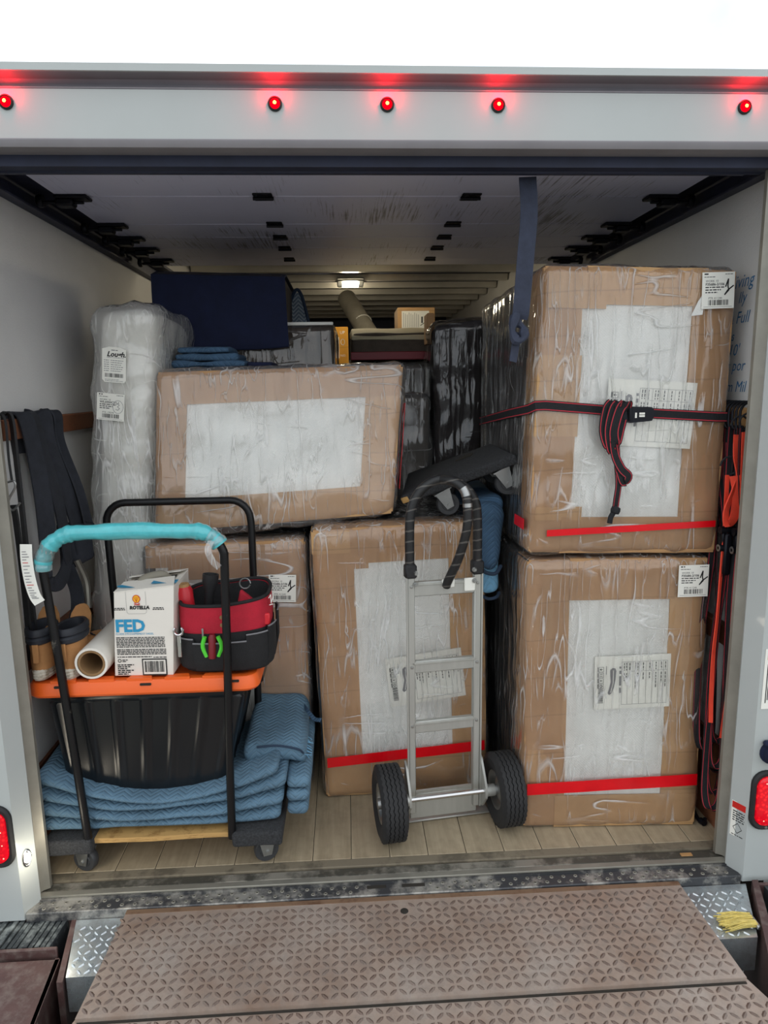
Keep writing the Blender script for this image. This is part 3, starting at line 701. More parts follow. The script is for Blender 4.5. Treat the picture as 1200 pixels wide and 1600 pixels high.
def lights():
    # five red marker lamps on the header
    xs = (-.969, -.282, .013, .310, .988)
    lab = ('red marker lamp at the far end of header above the navy harness side', 'red marker lamp on header directly left of the middle one', 'red marker lamp in the middle of the white header',
           'red marker lamp on header above the hanging grey pull strap', 'red marker lamp on header above the ratchet strap corner')
    root = thing('marker_lamp', lab[0], 'lamp', (xs[0], -.05, 2.333), 'red marker lamps along the header')
    x = xs[0]
    M().lathe([(.0185, 0), (.0185, .005), (.015, .0075), (.0125, .004), (.0125, 0)], (x, -.05, 2.333), (0, -1, 0), 20).build('grommet', 'rubber', root)
    M().lathe([(.0125, .002), (.012, .008), (.008, .012), (.0045, .0132)], (x, -.05, 2.333), (0, -1, 0), 20).build('lens', 'ledred', root)
    M().lathe([(.0045, .0130), (.003, .0145), (0, .015)], (x, -.05, 2.333), (0, -1, 0), 14).build('lamp_core', 'ledcore', root)
    lamp('lamp_glow', 'POINT', (x, -.066, 2.354), .34, (1, 0.0, 0.01), .008, root)
    for x, l in zip(xs[1:], lab[1:]): dup(root, (x, -.05, 2.333), l)
    # oval tail lamps
    for sg, lab in ((-1, 'oval red tail lamp on white post beside the small lit white lamp'), (1, 'oval red tail lamp on white post below the blue and yellow socket')):
        cx, cz = sg*1.222, .258
        t = thing('tail_lamp', lab, 'lamp', (cx, -.06, cz), 'tail lamps on the rear posts')
        def oval(w, h, r, n=6):
            o = []
            for qx, qz, a in ((w-r, h-r, 0), (-w+r, h-r, PI/2), (-w+r, -h+r, PI), (w-r, -h+r, 1.5*PI)):
                o += [(cx+qx+r*math.cos(a+PI/2*k/n), cz+qz+r*math.sin(a+PI/2*k/n)) for k in range(n+1)]
            return o
        g = M(); g.loft([[V((p[0], y, p[1])) for p in oval(w, h, r)] for w, h, r, y in ((.056, .104, .045, -.059), (.056, .104, .045, -.068), (.05, .098, .041, -.073), (.042, .088, .036, -.071), (.040, .086, .034, -.066))], 0, True, False)
        g.build('grommet', 'rubber', t)
        ln = M().loft([[V((p[0], y, p[1])) for p in oval(w, h, r)] for w, h, r, y in ((.041, .087, .035, -.064), (.040, .086, .034, -.074), (.033, .079, .028, -.078), (.02, .06, .018, -.0795))]).build('lens', 'tailred', t)
        d = M(); rr = random.Random(9)
        for i in range(-1, 2):
            for k in (-3, -2, -1, 1, 2, 3): d.lathe([(0, .0035), (.0022, .003), (.0032, 0)], (cx+i*.02+(k % 2)*.006, -.0785+abs(i)*.0025, cz+k*.022), (0, -1, 0), 8)
        d.build('diodes', 'taildot', ln)['kind'] = 'stuff'
        for zz in (-.095, .095): M().lathe([(0, .004), (.005, .003), (.006, 0)], (cx, -.07, cz+zz), (0, -1, 0), 8).build('screw', 'zinc', t)
    # small lit white lamp on the bevel of the left post
    t = thing('loading_lamp', 'small lit oval white lamp on angled edge of post', 'lamp', (-1.152, -.036, .16))
    T = frame((-1.1505, -.034, .16), (0, 0, 1), (-.51, -.86, 0))
    lamp('loading_light', 'POINT', (-1.085, -.075, .165), .6, (1, .9, .72), .03, t)
    def ov(ra, rb, h): return [(ra*math.cos(2*PI*k/20), rb*math.sin(2*PI*k/20), h) for k in range(20)]
    # local x points down the post after the rotation
    M(T).loft([ov(.030, .016, 0), ov(.030, .016, .004), ov(.026, .0125, .006), ov(.024, .011, .003)], 0, True, False).build('bezel', 'chrome', t)
    M(T).loft([ov(.0155, .0105, .003), ov(.014, .009, .008), ov(.006, .004, .0105)]).build('lens', 'lampwhite', t)
    # dome lamp on the roof, deep inside
    t = thing('dome_lamp', 'lit square ceiling lamp between the roof bows deep inside', 'lamp', (-.05, 3.62, 2.46))
    M().box(-.155, .055, 3.44, 3.80, 2.40, 2.425, 0, .008).build('housing', 'zinc', t)
    M().box(-.115, .015, 3.50, 3.74, 2.392, 2.401, 0, .003).build('lens', 'lampwhite', t)
    lamp('dome_light', 'POINT', (-.05, 3.62, 2.34), 6.5, (1, .86, .60), .06, t)
    t = thing('dome_lamp', 'square ceiling lamp above the inner end of the roll door', 'lamp', (-.05, 2.06, 2.46))
    M().box(-.155, .055, 1.90, 2.22, 2.40, 2.425, 0, .008).build('housing', 'zinc', t)
    M().box(-.115, .015, 1.95, 2.17, 2.392, 2.401, 0, .003).build('lens', 'lampwhite', t)
    lamp('dome_light', 'POINT', (-.05, 2.06, 2.36), 6.5, (1, .86, .60), .06, t)
lights()

def post_details():
    # labels and socket on the right post
    t = thing('warning_sticker', 'small white sticker with red header on angled post edge', 'sticker', (1.15, -.03, .17))
    F = frame((1.1385, -.0102, .105), (.48, -.878, 0), (0, 0, 1))
    M(F).box(0, .05, 0, .125, -.0005, .0006).build('sheet', 'paper', t)
    p = M(F); p.rect(.002, .048, .100, .123, 1, .001)
    for i in range(5): p.words(.006, .046, .088-.008*i, .004, 0, i, .001)
    p.stroke([(.025, .05), (.04, .032), (.025, .014), (.01, .032), (.025, .05)], .002, 0, .001); p.words(.006, .046, .004, .003, 0, 9, .001)
    p.build('print', ['ink', 'inkred'], t)
    t = thing('barcode_sticker', 'tall white sticker with sideways print on the frame edge post', 'sticker', (1.2, -.062, .6))
    F = frame((1.176, -.0612, .575), (1, 0, 0), (0, 0, 1))
    M(F).box(0, .09, 0, .20, -.0005, .0006).build('sheet', 'paper', t)
    p = M(F)
    for i in range(5): p.rect(.010+i*.006, .013+i*.006, .02+.01*(i % 2), .15, 0, .001)
    p.rect(.008, .06, .165, .195, 1, .001); p.build('print', ['ink', 'inkyellow'], t)
    t = thing('trailer_socket', 'blue cable socket with yellow contacts on white post', 'socket', (1.225, -.06, .42))
    M().lathe([(0, .05), (.026, .05), (.032, .04), (.032, .01), (.04, .006), (.04, 0)], (1.225, -.06, .425), (0, -1, 0), 20).build('body', 'navy', t)
    c = M()
    for a, b in ((-.012, -.01), (.012, -.01), (-.012, .012), (.012, .012), (0, .0)): c.lathe([(0, .006), (.006, .006), (.007, 0)], (1.225+a, -.11, .425+b), (0, -1, 0), 8)
    c.build('contacts', 'inkyellow', t)
    M().box(1.19, 1.26, -.085, -.06, .452, .47, 0, .006).build('hinged_cap', 'navy', t)
    # marker writing on the right wall
    t = thing('marker_writing', 'blue marker handwriting on the white wall behind cardboard furniture', 'writing', (1.199, .25, 1.75))
    m = M(frame((1.1995, .20, 1.60), (0, -1, 0), (0, 0, 1)))
    for s_, x, y, z in (('living', .0, .305, .060), ('lly', -.035, .255, .052), ('a Full', -.01, .190, .055), ('abs', -.09, .135, .045), ('n 10\'', -.055, .085, .055), ('not por', -.015, .035, .052), ('nam Mil', .0, -.035, .052)):
        m.text(s_, z, x, y, 0, 0, .25, 'RIGHT')
    m.build('strokes', 'marker', t)
post_details()

# ------------------------------------------------------------------ printed labels
def parcel_label(h, u, w, wd, ht, parent, mark='1', tilt=0., off=.016, seed=1):
    F = h.front(u, w, off, tilt)
    o = M(F).box(0, wd, 0, ht, -.0006, .0004).build('parcel_label', 'paper', parent); o['label'] = 'white parcel sticker with barcode and handwritten numeral'
    p = M(F); k = wd/.1
    p.words(.006*k, .02*k, ht*.93, .004*k, 0, seed); p.words(.07*k, .095*k, ht*.93, .002*k, 0, seed); p.words(.006*k, .04*k, ht*.86, .002*k, 0, seed+2)
    p.text('WORK 10', .009*k, .010*k, ht*.73, 0); p.text('F35686-2/106' if mark == '1' else 'WS-A950C2/1-1', .0105*k, .010*k, ht*.635, 0, .0003*k)
    for i in range(3): p.words(.010*k, (.068-.01*i)*k, ht*(.57-.07*i), .0032*k, 0, seed+4+i)
    p.text('PTR 411240' if mark == '1' else 'PTR 178290', .0085*k, .02*k, ht*.26, 0); p.barcode(.02*k, .082*k, ht*.09, ht*.24, 0, seed)
    p.rect(.006*k, .094*k, ht*.045, ht*.055, 1)
    if mark == '1': p.stroke([(.072*k, ht*.6), (.080*k, ht*.80), (.079*k, ht*.62), (.082*k, ht*.5), (.070*k, ht*.38), (.079*k, ht*.5), (.096*k, ht*.62)], .004*k, 0, .001)
    elif mark == '3':
        c = [(.077*k+.019*k*math.cos(a*.4), ht*.52+.024*k*math.sin(a*.4)) for a in range(17)]; p.stroke(c, .0014*k, 1, .001)
        p.stroke([(.070*k, ht*.60), (.076*k, ht*.64), (.082*k, ht*.59), (.075*k, ht*.53), (.083*k, ht*.47), (.077*k, ht*.40), (.069*k, ht*.43)], .0018*k, 1, .001)
    p.build('print', ['ink', 'inkgrey'], o)
    return o
def shipping_sheet(h, u, w, wd, ht, parent, tilt=0., off=.006, seed=1):
    F = h.front(u, w, off, tilt); m = M(F); g = [[(wd*i/8, ht*j/6, .0008*noise.noise(V((i*.5+seed, j*.6, 0)))) for j in range(7)] for i in range(9)]
    m.slab(g, [[(0, 0, 1)]*7]*9, .0006); o = m.build('shipping_sheet', 'paper', parent); o['label'] = 'white printed delivery sheet turned on its side'
    p = M(F); z = .0012
    # row of handling symbols in frames down the short edge
    for i in range(4):
        y = ht*(.80-.105*i); x = wd*.055; s_ = ht*.085
        p.stroke([(x, y), (x+s_, y), (x+s_, y-s_), (x, y-s_), (x, y)], .0012, 0, z)
        c = (x+s_*.5, y-s_*.5)
        if i == 0: p.stroke([(c[0]+s_*.25, c[1]), (c[0]-s_*.25, c[1])], .002, 0, z); p.stroke([(c[0], c[1]+s_*.2), (c[0]-s_*.25, c[1]), (c[0], c[1]-s_*.2)], .002, 0, z)
        elif i == 1: p.stroke([(c[0]-s_*.25, c[1]+s_*.2), (c[0]+s_*.25, c[1]+s_*.2)], .0018, 0, z); p.stroke([(c[0]-s_*.25, c[1]-s_*.2), (c[0]+s_*.25, c[1]-s_*.2)], .0018, 0, z)
        elif i == 2: p.rect(c[0]-s_*.22, c[0]+s_*.05, c[1]-s_*.12, c[1]+s_*.12, 0, z); p.rect(c[0]+.05*s_, c[0]+s_*.3, c[1]-.001, c[1]+.001, 0, z)
        else: p.stroke([(c[0]+s_*.28*math.cos(a*1.05), c[1]+s_*.28*math.sin(a*1.05)) for a in range(7)], .002, 0, z)
        p.rect(wd*.04, wd*.05, y-s_, y, 0, z)
    rr = random.Random(seed); y = ht*.12
    while y < ht*.40: q = rr.choice((.0012, .002, .0028)); p.rect(wd*.05, wd*.115, y, y+q, 0, z); y += q+rr.choice((.0012, .0022))
    # grey picture of a long sofa, standing on end
    q = [(.205, .74), (.235, .78), (.27, .77), (.285, .72), (.275, .55), (.255, .40), (.225, .30), (.195, .27), (.175, .31), (.195, .40), (.215, .52), (.205, .64)]
    p.add([(wd*a, ht*b, z) for a, b in q], [tuple(range(len(q)))], 1)
    p.stroke([(wd*.245, ht*.73), (wd*.245, ht*.5), (wd*.215, ht*.32)], .0025, 2, z+.0005)
    for a, b in ((.80, .76), (.72, .66), (.62, .44), (.40, .30)): p.rect(wd*.325, wd*.35, ht*b, ht*a, 1, z)
    p.rect(wd*.15, wd*.158, ht*.66, ht*.82, 1, z)
    # table ruled across the sheet
    x0, x1, y0, y1 = wd*.36, wd*.955, ht*.08, ht*.88
    p.stroke([(x0, y0), (x1, y0), (x1, y1), (x0, y1), (x0, y0)], .001, 1, z)
    for k in (.12, .24, .38, .53, .67, .80, .91): p.rect(lerp(x0, x1, k), lerp(x0, x1, k)+.0009, y0, y1, 1, z)
    p.rect(lerp(x0, x1, .2), x1, ht*.70, ht*.7+.0009, 1, z)
    rw = random.Random(seed+3)
    for k in (.04, .09, .16, .29, .34, .46, .60, .74, .86, .95):
        for hi, lo in ((.86, .72), (.67, .62-rw.uniform(.02, .25))):
            y = hi*ht
            while y > lo*ht: e = rw.uniform(.006, .013); p.rect(lerp(x0, x1, k), lerp(x0, x1, k)+.003, max(y-e, lo*ht), y, 0, z); y -= e+.003
    p.build('print', ['ink', 'inkgrey', 'paper'], o)
    return o

# ------------------------------------------------------------------ wrapped furniture
def film(h, parent, mt='film', off=.0165, r=.025, amp=.006, seed=0., step=.035, fn=None, fr=7.):
    m = M(); softbox(m, h, r, step, off, amp, fr, seed, ridge=True, fn=fn)
    return m.build('plastic_film', mt, parent, 60)
def wrapped(name, label, h, spec, sag=None, body='sofa', foam='foam', filmmat='film', seed=1., group=None, foamrect=(.03, .97, .03, .97), frm=True, fseed=None, famp=.006):
    b = (h.c[0]+h.c[1]+h.b[0]+h.b[1])/4
    t = thing(name, label, 'furniture', (b.x, b.y, min(h.c[0].z, h.c[1].z)), group)
    m = M(); softbox(m, h, .02, .08, -.004, .003, 5, seed); m.build('upholstered_body', body, t)
    if frm: o = flat(h, *foamrect, -.002, .006, seed, .006, n=26).build('foam_sheet', foam, t)
    if frm: spec = [('T', .08, .12, 0, 1, 0), ('B', .07, .05, 0, 1, 0)]+[g[:5]+((g[5] if len(g) > 5 else 0)+.6,)+tuple(g[6:]) for g in spec]
    for i, g in enumerate(spec):
        gd = guard(h, *g[:3], *g[3:5], off=.003+.0022*(g[5] if len(g) > 5 else 0), seed=seed+i*1.7, skew=g[6] if len(g) > 6 else (0, 0))
        gd.build('cardboard_guard', 'card' if (i % 2 == 0) else 'card2', t)
    if filmmat: film(h, t, filmmat, seed=seed if fseed is None else fseed, amp=famp, fn=sag)
    return t
def tape_front(h, parent, w0, w1, u0, u1, off, skew=(0, 0), seed=0.):
    o = flat(h, u0, u1, w0, w1, off, .0012, seed, .003, skew, 3).build('red_tape', 'tape', parent); o['label'] = 'strip of bright red tape'; return o
def tape_left(h, parent, w0, w1, v1, off, seed=0.):
    pr = [((0, v1*k), (-1, 0, 0)) for k in (1, .66, .33, .05)]
    o = patch(M(), h, pr, 'w', w0, w1, off, .0012, .003, seed, 3).build('red_tape', 'tape', parent); o['label'] = 'strip of bright red tape'; return o
def cargo_big():
    # right stack, lower piece
    h = Hex((.503, .225, .012), (1.118, .195, .012), (1.112, .205, 1.000), (.494, .215, 1.008), [(.47, .90, .012), (1.12, .90, .012), (1.11, .90, .995), (.46, .90, 1.0)])
    t = wrapped('wrapped_sofa', 'film wrapped upright sofa in cardboard guards standing on the floor beside hanging ratchet straps', h,
        [('L', .140, .10, 0, 1, 0), ('R', .125, .08, 0, 1, 0), ('T', .138, .10, .225, .82, 1), ('B', .118, .05, .17, 1, 1), ('L', .075, 0, .86, .92, 0), ('L', .105, .0, .155, .30, 0)], seed=1., foamrect=(.1, .9, .08, .92))
    tape_front(h, t, .132, .176, .0, .995, .0235, (0, .028), 2.)
    shipping_sheet(h, .385, .455, .268, .198, t, .03, .0135, 4)
    parcel_label(h, .825, .872, .104, .112, t, '1', .02, .026, 21)
    # right stack, upper piece, leaning a little
    h = Hex((.494, .205, 1.047), (1.122, .195, 1.036), (1.138, .215, 1.945), (.524, .215, 1.962), [(.47, .88, 1.047), (1.12, .90, 1.036), (1.13, .90, 1.90), (.47, .88, 1.91)])
    t = wrapped('wrapped_sofa', 'film wrapped upright sofa in cardboard guards with the black ratchet strap around it', h,
        [('L', .128, .10, .70, 1, 0), ('L', .135, .10, .42, .705, 1), ('L', .128, .10, 0, .425, 0), ('L', .205, 0, .865, .985, 2), ('R', .132, .08, 0, 1, 0), ('T', .110, .10, .22, .86, 1), ('B', .116, .05, .155, 1, 1), ('L', .165, 0, .115, .165, 1)], seed=2.3, foamrect=(.1, .9, .08, .93))
    tape_front(h, t, .058, .082, .075, .985, .0235, (0, .034), 3.); tape_left(h, t, .078, .118, .17, .0235, 4.)
    shipping_sheet(h, .352, .392, .295, .215, t, -.045, .0135, 9)
    parcel_label(h, .822, .868, .106, .112, t, '1', .05, .026, 33)
    F = h.front(.775, .845, .020); M(F).slab([[(0, 0, 0), (.036, .004, .002)], [(.018, .045, .004), (.040, .050, .002)], [(.034, .070, .002), (.041, .072, .001)]], [[(0, 0, 1)]*2]*3, .003).build('foam_flap', 'foam', t)
    # centre piece behind the hand truck
    h = Hex((-.222, .475, .012), (.412, .50, .012), (.388, .505, 1.090), (-.247, .475, 1.075), [(-.20, 1.13, .012), (.44, 1.13, .012), (.41, 1.13, 1.09), (-.24, 1.13, 1.09)])
    t = wrapped('wrapped_sofa', 'film wrapped upright sofa in cardboard guards standing behind the aluminium hand truck', h,
        [('L', .145, .10, 0, .93, 0), ('R', .13, .09, 0, 1, 0), ('T', .128, .12, .23, .80, 1), ('B', .155, .06, 0, 1, 1), ('L', .20, 0, .86, .945, 0), ('L', .135, .10, .92, 1, 1)], seed=3.6, foamrect=(.1, .9, .08, .93))
    tape_front(h, t, .118, .156, .01, .995, .0235, (0, .03), 5.)
    shipping_sheet(h, .415, .335, .298, .200, t, .10, .0135, 14)
    # lower left piece behind the tote
    h = Hex((-.925, .565, .012), (-.300, .56, .012), (-.288, .565, 1.020), (-.885, .565, 1.012), [(-.925, 1.13, .012), (-.30, 1.13, .012), (-.29, 1.13, 1.02), (-.885, 1.13, 1.01)])
    t = wrapped('wrapped_sofa', 'film wrapped upright sofa standing behind the tote with orange lid', h,
        [('R', .185, .10, 0, 1, 0), ('L', .12, .0, 0, .86, 0), ('T', .13, .13, .14, 1, 1), ('B', .12, .05, .2, 1, 1)], seed=4.9, foamrect=(.06, .94, .04, .97), filmmat='film2')
    parcel_label(h, .772, .775, .104, .108, t, '1', -.05, .027, 44)
    # upper piece lying across the two lower ones
    h = Hex((-.838, .565, 1.078), (.050, .565, 1.130), (.096, .605, 1.672), (-.800, .605, 1.655), [(-.80, 1.02, 1.10), (.06, 1.02, 1.135), (.10, 1.02, 1.665), (-.79, 1.02, 1.65)])
    t = wrapped('wrapped_armchair', 'film wrapped armchair with broad white foam front lying across the lower pieces', h,
        [('L', .105, .06, 0, 1, 0), ('R', .125, .06, 0, 1, 0), ('T', .112, .12, .0, 1, 1, (0, 0)), ('B', .112, .04, 0, 1, 1)], seed=6.2, sag=lambda p: V((p.x, p.y, p.z-.022*max(0, math.sin((p.x+.83)*3.6))*max(0, 1.16-p.z)/.1)), foamrect=(.07, .93, .1, .92), filmmat='film2', famp=.009)
    o = patch(M(), h, [((1, k), (1, 0, 0)) for k in (.02, .06, .1)], 'w', .15, .75, .026, .0012, .002, 1, 8).build('red_tape', 'tape', t); o['label'] = 'strip of bright red tape'
    # white padded piece on edge by the left wall
    h = Hex((-1.185, .62, .012), (-.985, .62, .012), (-.790, .585, 1.91), (-1.022, .585, 1.905), [(-1.185, 1.03, .012), (-.985, 1.03, .012), (-.740, 1.03, 1.885), (-.97, 1.03, 1.885)])
    t = thing('wrapped_mattress', 'tall white quilted mattress in loose clear film leaning by left wall', 'mattress', (-1.08, .9, .012))
    m = M(); softbox(m, h, .07, .03, -.012, .010, 9, 2.); m.build('quilted_body', 'foam2', t)
    film(h, t, 'filmmilk', .006, .05, .014, 8.4, .03)
    F = h.front(.22, .856, .022, -.11)
    o = M(F).loft([[(x*k+.041*(1-k), y*k+.06*(1-k), z) for x, y in ((.008, .0), (.078, .0), (.084, .01), (.084, .118), (.06, .126), (.024, .126), (.0, .118), (.0, .01))] for k, z in ((1, -.0006), (1, .0004))]).build('parcel_label', 'paper', t)
    o['label'] = 'white sticker with bold heading and barcode'
    p = M(F); p.words(.032, .055, .113, .003, 1, 2); p.text('Lough.', .025, .016, .092, 0, .0009, .3); p.words(.016, .076, .087, .0016, 1, 1)
    for i in range(6): p.words(.006, .024, .077-.0075*i, .0024, 1, i+3); p.words(.03, .075-.004*(i % 3), .077-.0075*i, .0022, 1, i+13)
    p.barcode(.01, .074, .018, .032, 0, 5); p.words(.01, .06, .009, .002, 1, 7); p.words(.01, .074, .004, .002, 1, 8); p.build('print', ['ink', 'inkgrey'], o)
    parcel_label(h, .13, .785, .098, .098, t, '3', -.13, .022, 55)
cargo_big()

def cargo_back():
    def dark(name, label, h, cat='furniture', body='sofa', filmmat='filmdark', seed=1., extra=None, amp=.006):
        b = (h.c[0]+h.c[1]+h.b[0]+h.b[1])/4; t = thing(name, label, cat, (b.x, b.y, min(h.c[0].z, h.c[1].z)))
        m = M(); softbox(m, h, .03, .06, -.004, .006, 5, seed); m.build('upholstered_body', body, t)
        if extra: extra(h, t)
        if filmmat: film(h, t, filmmat, .009, .03, amp, seed, .035)
        return t
    # brown wrapped sofa behind the upper armchair, carrying the navy load
    h = HB(-.72, -.157, 1.08, 1.90, 1.04, 1.868)
    def ex(h, t): M().box(-.52, -.16, 1.070, 1.078, 1.868, 1.882, 0, .003).build('cardboard_edge', 'paper', t)
    dark('wrapped_sofa', 'dark wrapped sofa under the navy draped load behind foam fronted armchair', h, body='sofa2', seed=11., extra=ex)
    # its support: a second wrapped piece below
    # navy draped box
    t = thing('draped_cabinet', 'square load draped in navy moving cloth near roof by left wall', 'furniture', (-.63, 1.3, 1.885))
    h = Hex((-.895, 1.03, 1.885), (-.368, 1.03, 1.885), (-.362, 1.03, 2.075), (-.90, 1.03, 2.09), [(-.90, 1.7, 1.885), (-.36, 1.7, 1.885), (-.36, 1.7, 2.07), (-.90, 1.7, 2.08)])
    m = M(); softbox(m, h, .02, .08); m.build('cabinet_body', 'sofa', t)
    m = M(); g = []; nr = []
    for i in range(25):
        u = i/24; row = []; x = lerp(-.91, -.357, u)
        for j in range(17):
            s_ = j/16
            if s_ < .35: y = lerp(1.7, 1.02, s_/.35); z = lerp(2.10, 2.083, u)
            else: y = 1.012-.012*math.sin((s_-.35)*4); z = lerp(2.088-.016*u, 1.757+.02*u, (s_-.35)/.65)
            n = .008*noise.noise(V((x*5, s_*3, 1)))
            row.append(V((x+.012*(s_ > .35)*(s_-.35)*u, y-n, z+n*.5)))
        g.append(row); nr.append([(0, -.7, .7)]*17)
    m.slab(g, nr, .008); m.build('draped_cloth', 'navy', t)
    # folded dark blue pad on top of the armchair
    t = thing('moving_pad', 'dark blue folded pad tucked between white mattress and navy draped load', 'blanket', (-.64, .85, 1.685), 'moving pads')
    m = M()
    for k in range(3): softbox(m, HB(-.785+.012*k, -.50-.03*k, .74, 1.0, 1.686+.026*k, 1.71+.026*k), .012, .03, 0, .008, 12, k*2.)
    m.build('pad_folds', 'quiltdark', t)
    m = M(); softbox(m, HB(-.50, -.40, .78, 1.0, 1.685, 1.705), .009, .03, 0, .006, 12, 5.); m.build('pad_corner', 'navy', t)
    # striped bolster corner
    t = thing('striped_cover', 'triangular chevron striped cover with dark edge standing on dark sofa', 'cushion', (-.33, 1.5, 1.885))
    M().prism([(-.415, 1.884), (-.285, 1.884), (-.305, 1.99), (-.325, 2.05), (-.345, 2.06), (-.375, 2.0)], 1.45, 1.75, 'y').build('cover', 'stripe', t)
    M().tube(smoothpath([(-.42, 1.45, 1.89), (-.37, 1.45, 2.01), (-.34, 1.45, 2.066), (-.318, 1.45, 2.05), (-.30, 1.45, 1.99), (-.278, 1.45, 1.89)]), .008, 8).build('piping', 'binding', t)
    # yellow carton
    t = thing('carton', 'yellow cardboard carton with white print lit by the dome lamp', 'box', (-.13, 2.5, 0))
    M().box(-.176, -.086, 2.46, 2.535, .0, 1.978, 0, .004).build('carton_body', 'yellowcard', t)
    F = frame((-.174, 2.459, 1.765), (1, 0, 0), (0, 0, 1)); p = M(F)
    p.rect(.008, .03, .02, .15, 0); p.stroke([(.053+.012*math.cos(a*.5), .12+.018*math.sin(a*.5)) for a in range(14)], .003, 0); p.text('UP', .026, .036, .17, 0); p.text('NO.', .02, .036, .03, 0)
    p.build('print', 'paper', t)
    # wrapped sofa stack with maroon tape
    h = HB(-.075, .345, 1.55, 1.88, .012, 1.715)
    dark('wrapped_sofa', 'dark wrapped sofa standing under the red edged pale cushion', h, body='sofa2', seed=13., filmmat='film2')
    t = thing('wrapped_ottoman', 'pale topped wrapped ottoman with dark red tape band near the dome lamp', 'furniture', (.13, 1.9, 1.72))
    h = HB(-.078, .345, 1.52, 2.3, 1.735, 1.868)
    m = M(); softbox(m, h, .025, .05, 0, .006, 7, 3.); m.build('upholstered_body', 'sofa2', t)
    m = M(); softbox(m, HB(-.078, .346, 1.508, 2.3, 1.828, 1.850), .010, .03, 0, .006, 8, 6., fn=lambda p: V((p.x, p.y, p.z+.058*math.sin(min(1, max(0, (p.y-1.508)/.26))*PI/2)))); m.build('top_cover', 'cover', t)
    M().box(-.082, .348, 1.512, 1.52, 1.735, 1.775, 0, .003).build('tape_band', 'maroon', t)
    # small carton with label on top
    t = thing('carton', 'small carton with white label standing behind the pale ottoman top', 'box', (.35, 2.6, 1.938))
    M().box(.232, .471, 2.5, 2.78, 1.938, 2.097, 0, .003).build('carton_body', 'card2', t)
    F = frame((.258, 2.499, 1.955), (1, 0, 0), (0, 0, 1)); M(F).box(0, .175, 0, .12, -.0005, .0008).build('label_sheet', 'paper', t)
    p = M(F)
    for i in range(9): p.rect(.01+.012*i, .012+.012*i, .02, .02+.09-.006*(i % 3), 0, .001)
    p.rect(.125, .135, .045, .085, 0, .001); p.stroke([(.12, .03), (.15, .05)], .004, 0, .001); p.build('print', 'ink', t)
    # rolled rug
    t = thing('rolled_rug', 'grey beige roll leaning up under the dome lamp', 'rug', (.05, 2.9, 1.9))
    M().tube([(.10, 2.62, 1.86), (-.085, 3.15, 2.235)], .066, 20).build('roll', 'tube', t); M().tube([(.02, 2.86, 2.03), (.017, 2.867, 2.035)], .068, 20).build('tape_band', 'paper', t)
    # dark tall sofas in the middle right gap
    h = Hex((.285, 1.22, .012), (.52, 1.20, .012), (.535, 1.20, 1.905), (.300, 1.22, 1.875), [(.285, 1.50, .012), (.55, 1.50, .012), (.55, 1.50, 1.90), (.30, 1.50, 1.88)])
    def ex2(h, t):
        M().box(.285, .54, 1.26, 1.48, 1.40, 1.415, 0, .004).build('seat_gap', 'gap', t)
        M().box(.285, .32, 1.36, 1.49, 1.80, 1.945, 0, .004).build('cardboard_edge', 'card', t)
    dark('wrapped_sofa', 'tall dark sofa in shiny film standing behind the carpeted dolly', h, seed=15., extra=ex2, amp=.012)
    h = Hex((.12, 1.22, .012), (.27, 1.22, .012), (.278, 1.2, 1.56), (.115, 1.2, 1.56), [(.12, 1.52, .012), (.27, 1.52, .012), (.27, 1.52, 1.55), (.12, 1.52, 1.55)])
    dark('wrapped_sofa', 'narrow brown grey wrapped sofa arm beside the upper armchair', h, body='sofa2', seed=17., filmmat='film2', amp=.010)
    # one more wrapped piece under the brown sofa, supporting it
    h = HB(-.86, -.16, 1.16, 1.90, .012, 1.035)
    dark('wrapped_sofa', 'dark wrapped sofa on the floor behind the lower cardboard guarded pieces', h, body='sofa2', seed=19., filmmat=None)
    # support for the rug and carton stack further in
    h = HB(.20, .56, 2.45, 3.3, .012, 1.935)
    dark('wrapped_sofa', 'dark sofa far inside under the small labelled carton', h, body='sofa', seed=29., filmmat=None)
    h = HB(-.32, .185, 2.56, 3.3, .012, 1.78)
    dark('wrapped_sofa', 'dark sofa far inside carrying the leaning grey roll', h, body='sofa', seed=23., filmmat=None)
cargo_back()

# ------------------------------------------------------------------ moving pads
def caster(parent, x, y, z, r=.045, ang=0., T=None):
    c = M(T)
    R = Matrix.Translation((x, y, z)) @ Matrix.Rotation(ang, 4, 'Z'); c.T = (T @ R) if T is not None else R
    c.lathe([(0, -.016), (r*.55, -.016), (r*.6, -.013), (r*.93, -.014), (r, -.008), (r, .008), (r*.93, .014), (r*.6, .013), (r*.55, .016), (0, .016)], (0, 0, r), (1, 0, 0), 24)
    w = c.build('caster_wheel', 'castwheel', parent)
    m = M(c.T)
    for s_ in (-1, 1): m.prism([(-.014, r-.014), (.014, r-.014), (.03, 2*r+.012), (-.03, 2*r+.012)], s_*.019, s_*.023, 'x')
    m.box(-.034, .034, -.036, .036, 2*r+.012, 2*r+.016); m.lathe([(0, -.029), (.007, -.029), (.007, .029), (0, .029)], (0, 0, r), (1, 0, 0), 8)
    m.build('caster_fork', 'zinc', parent)
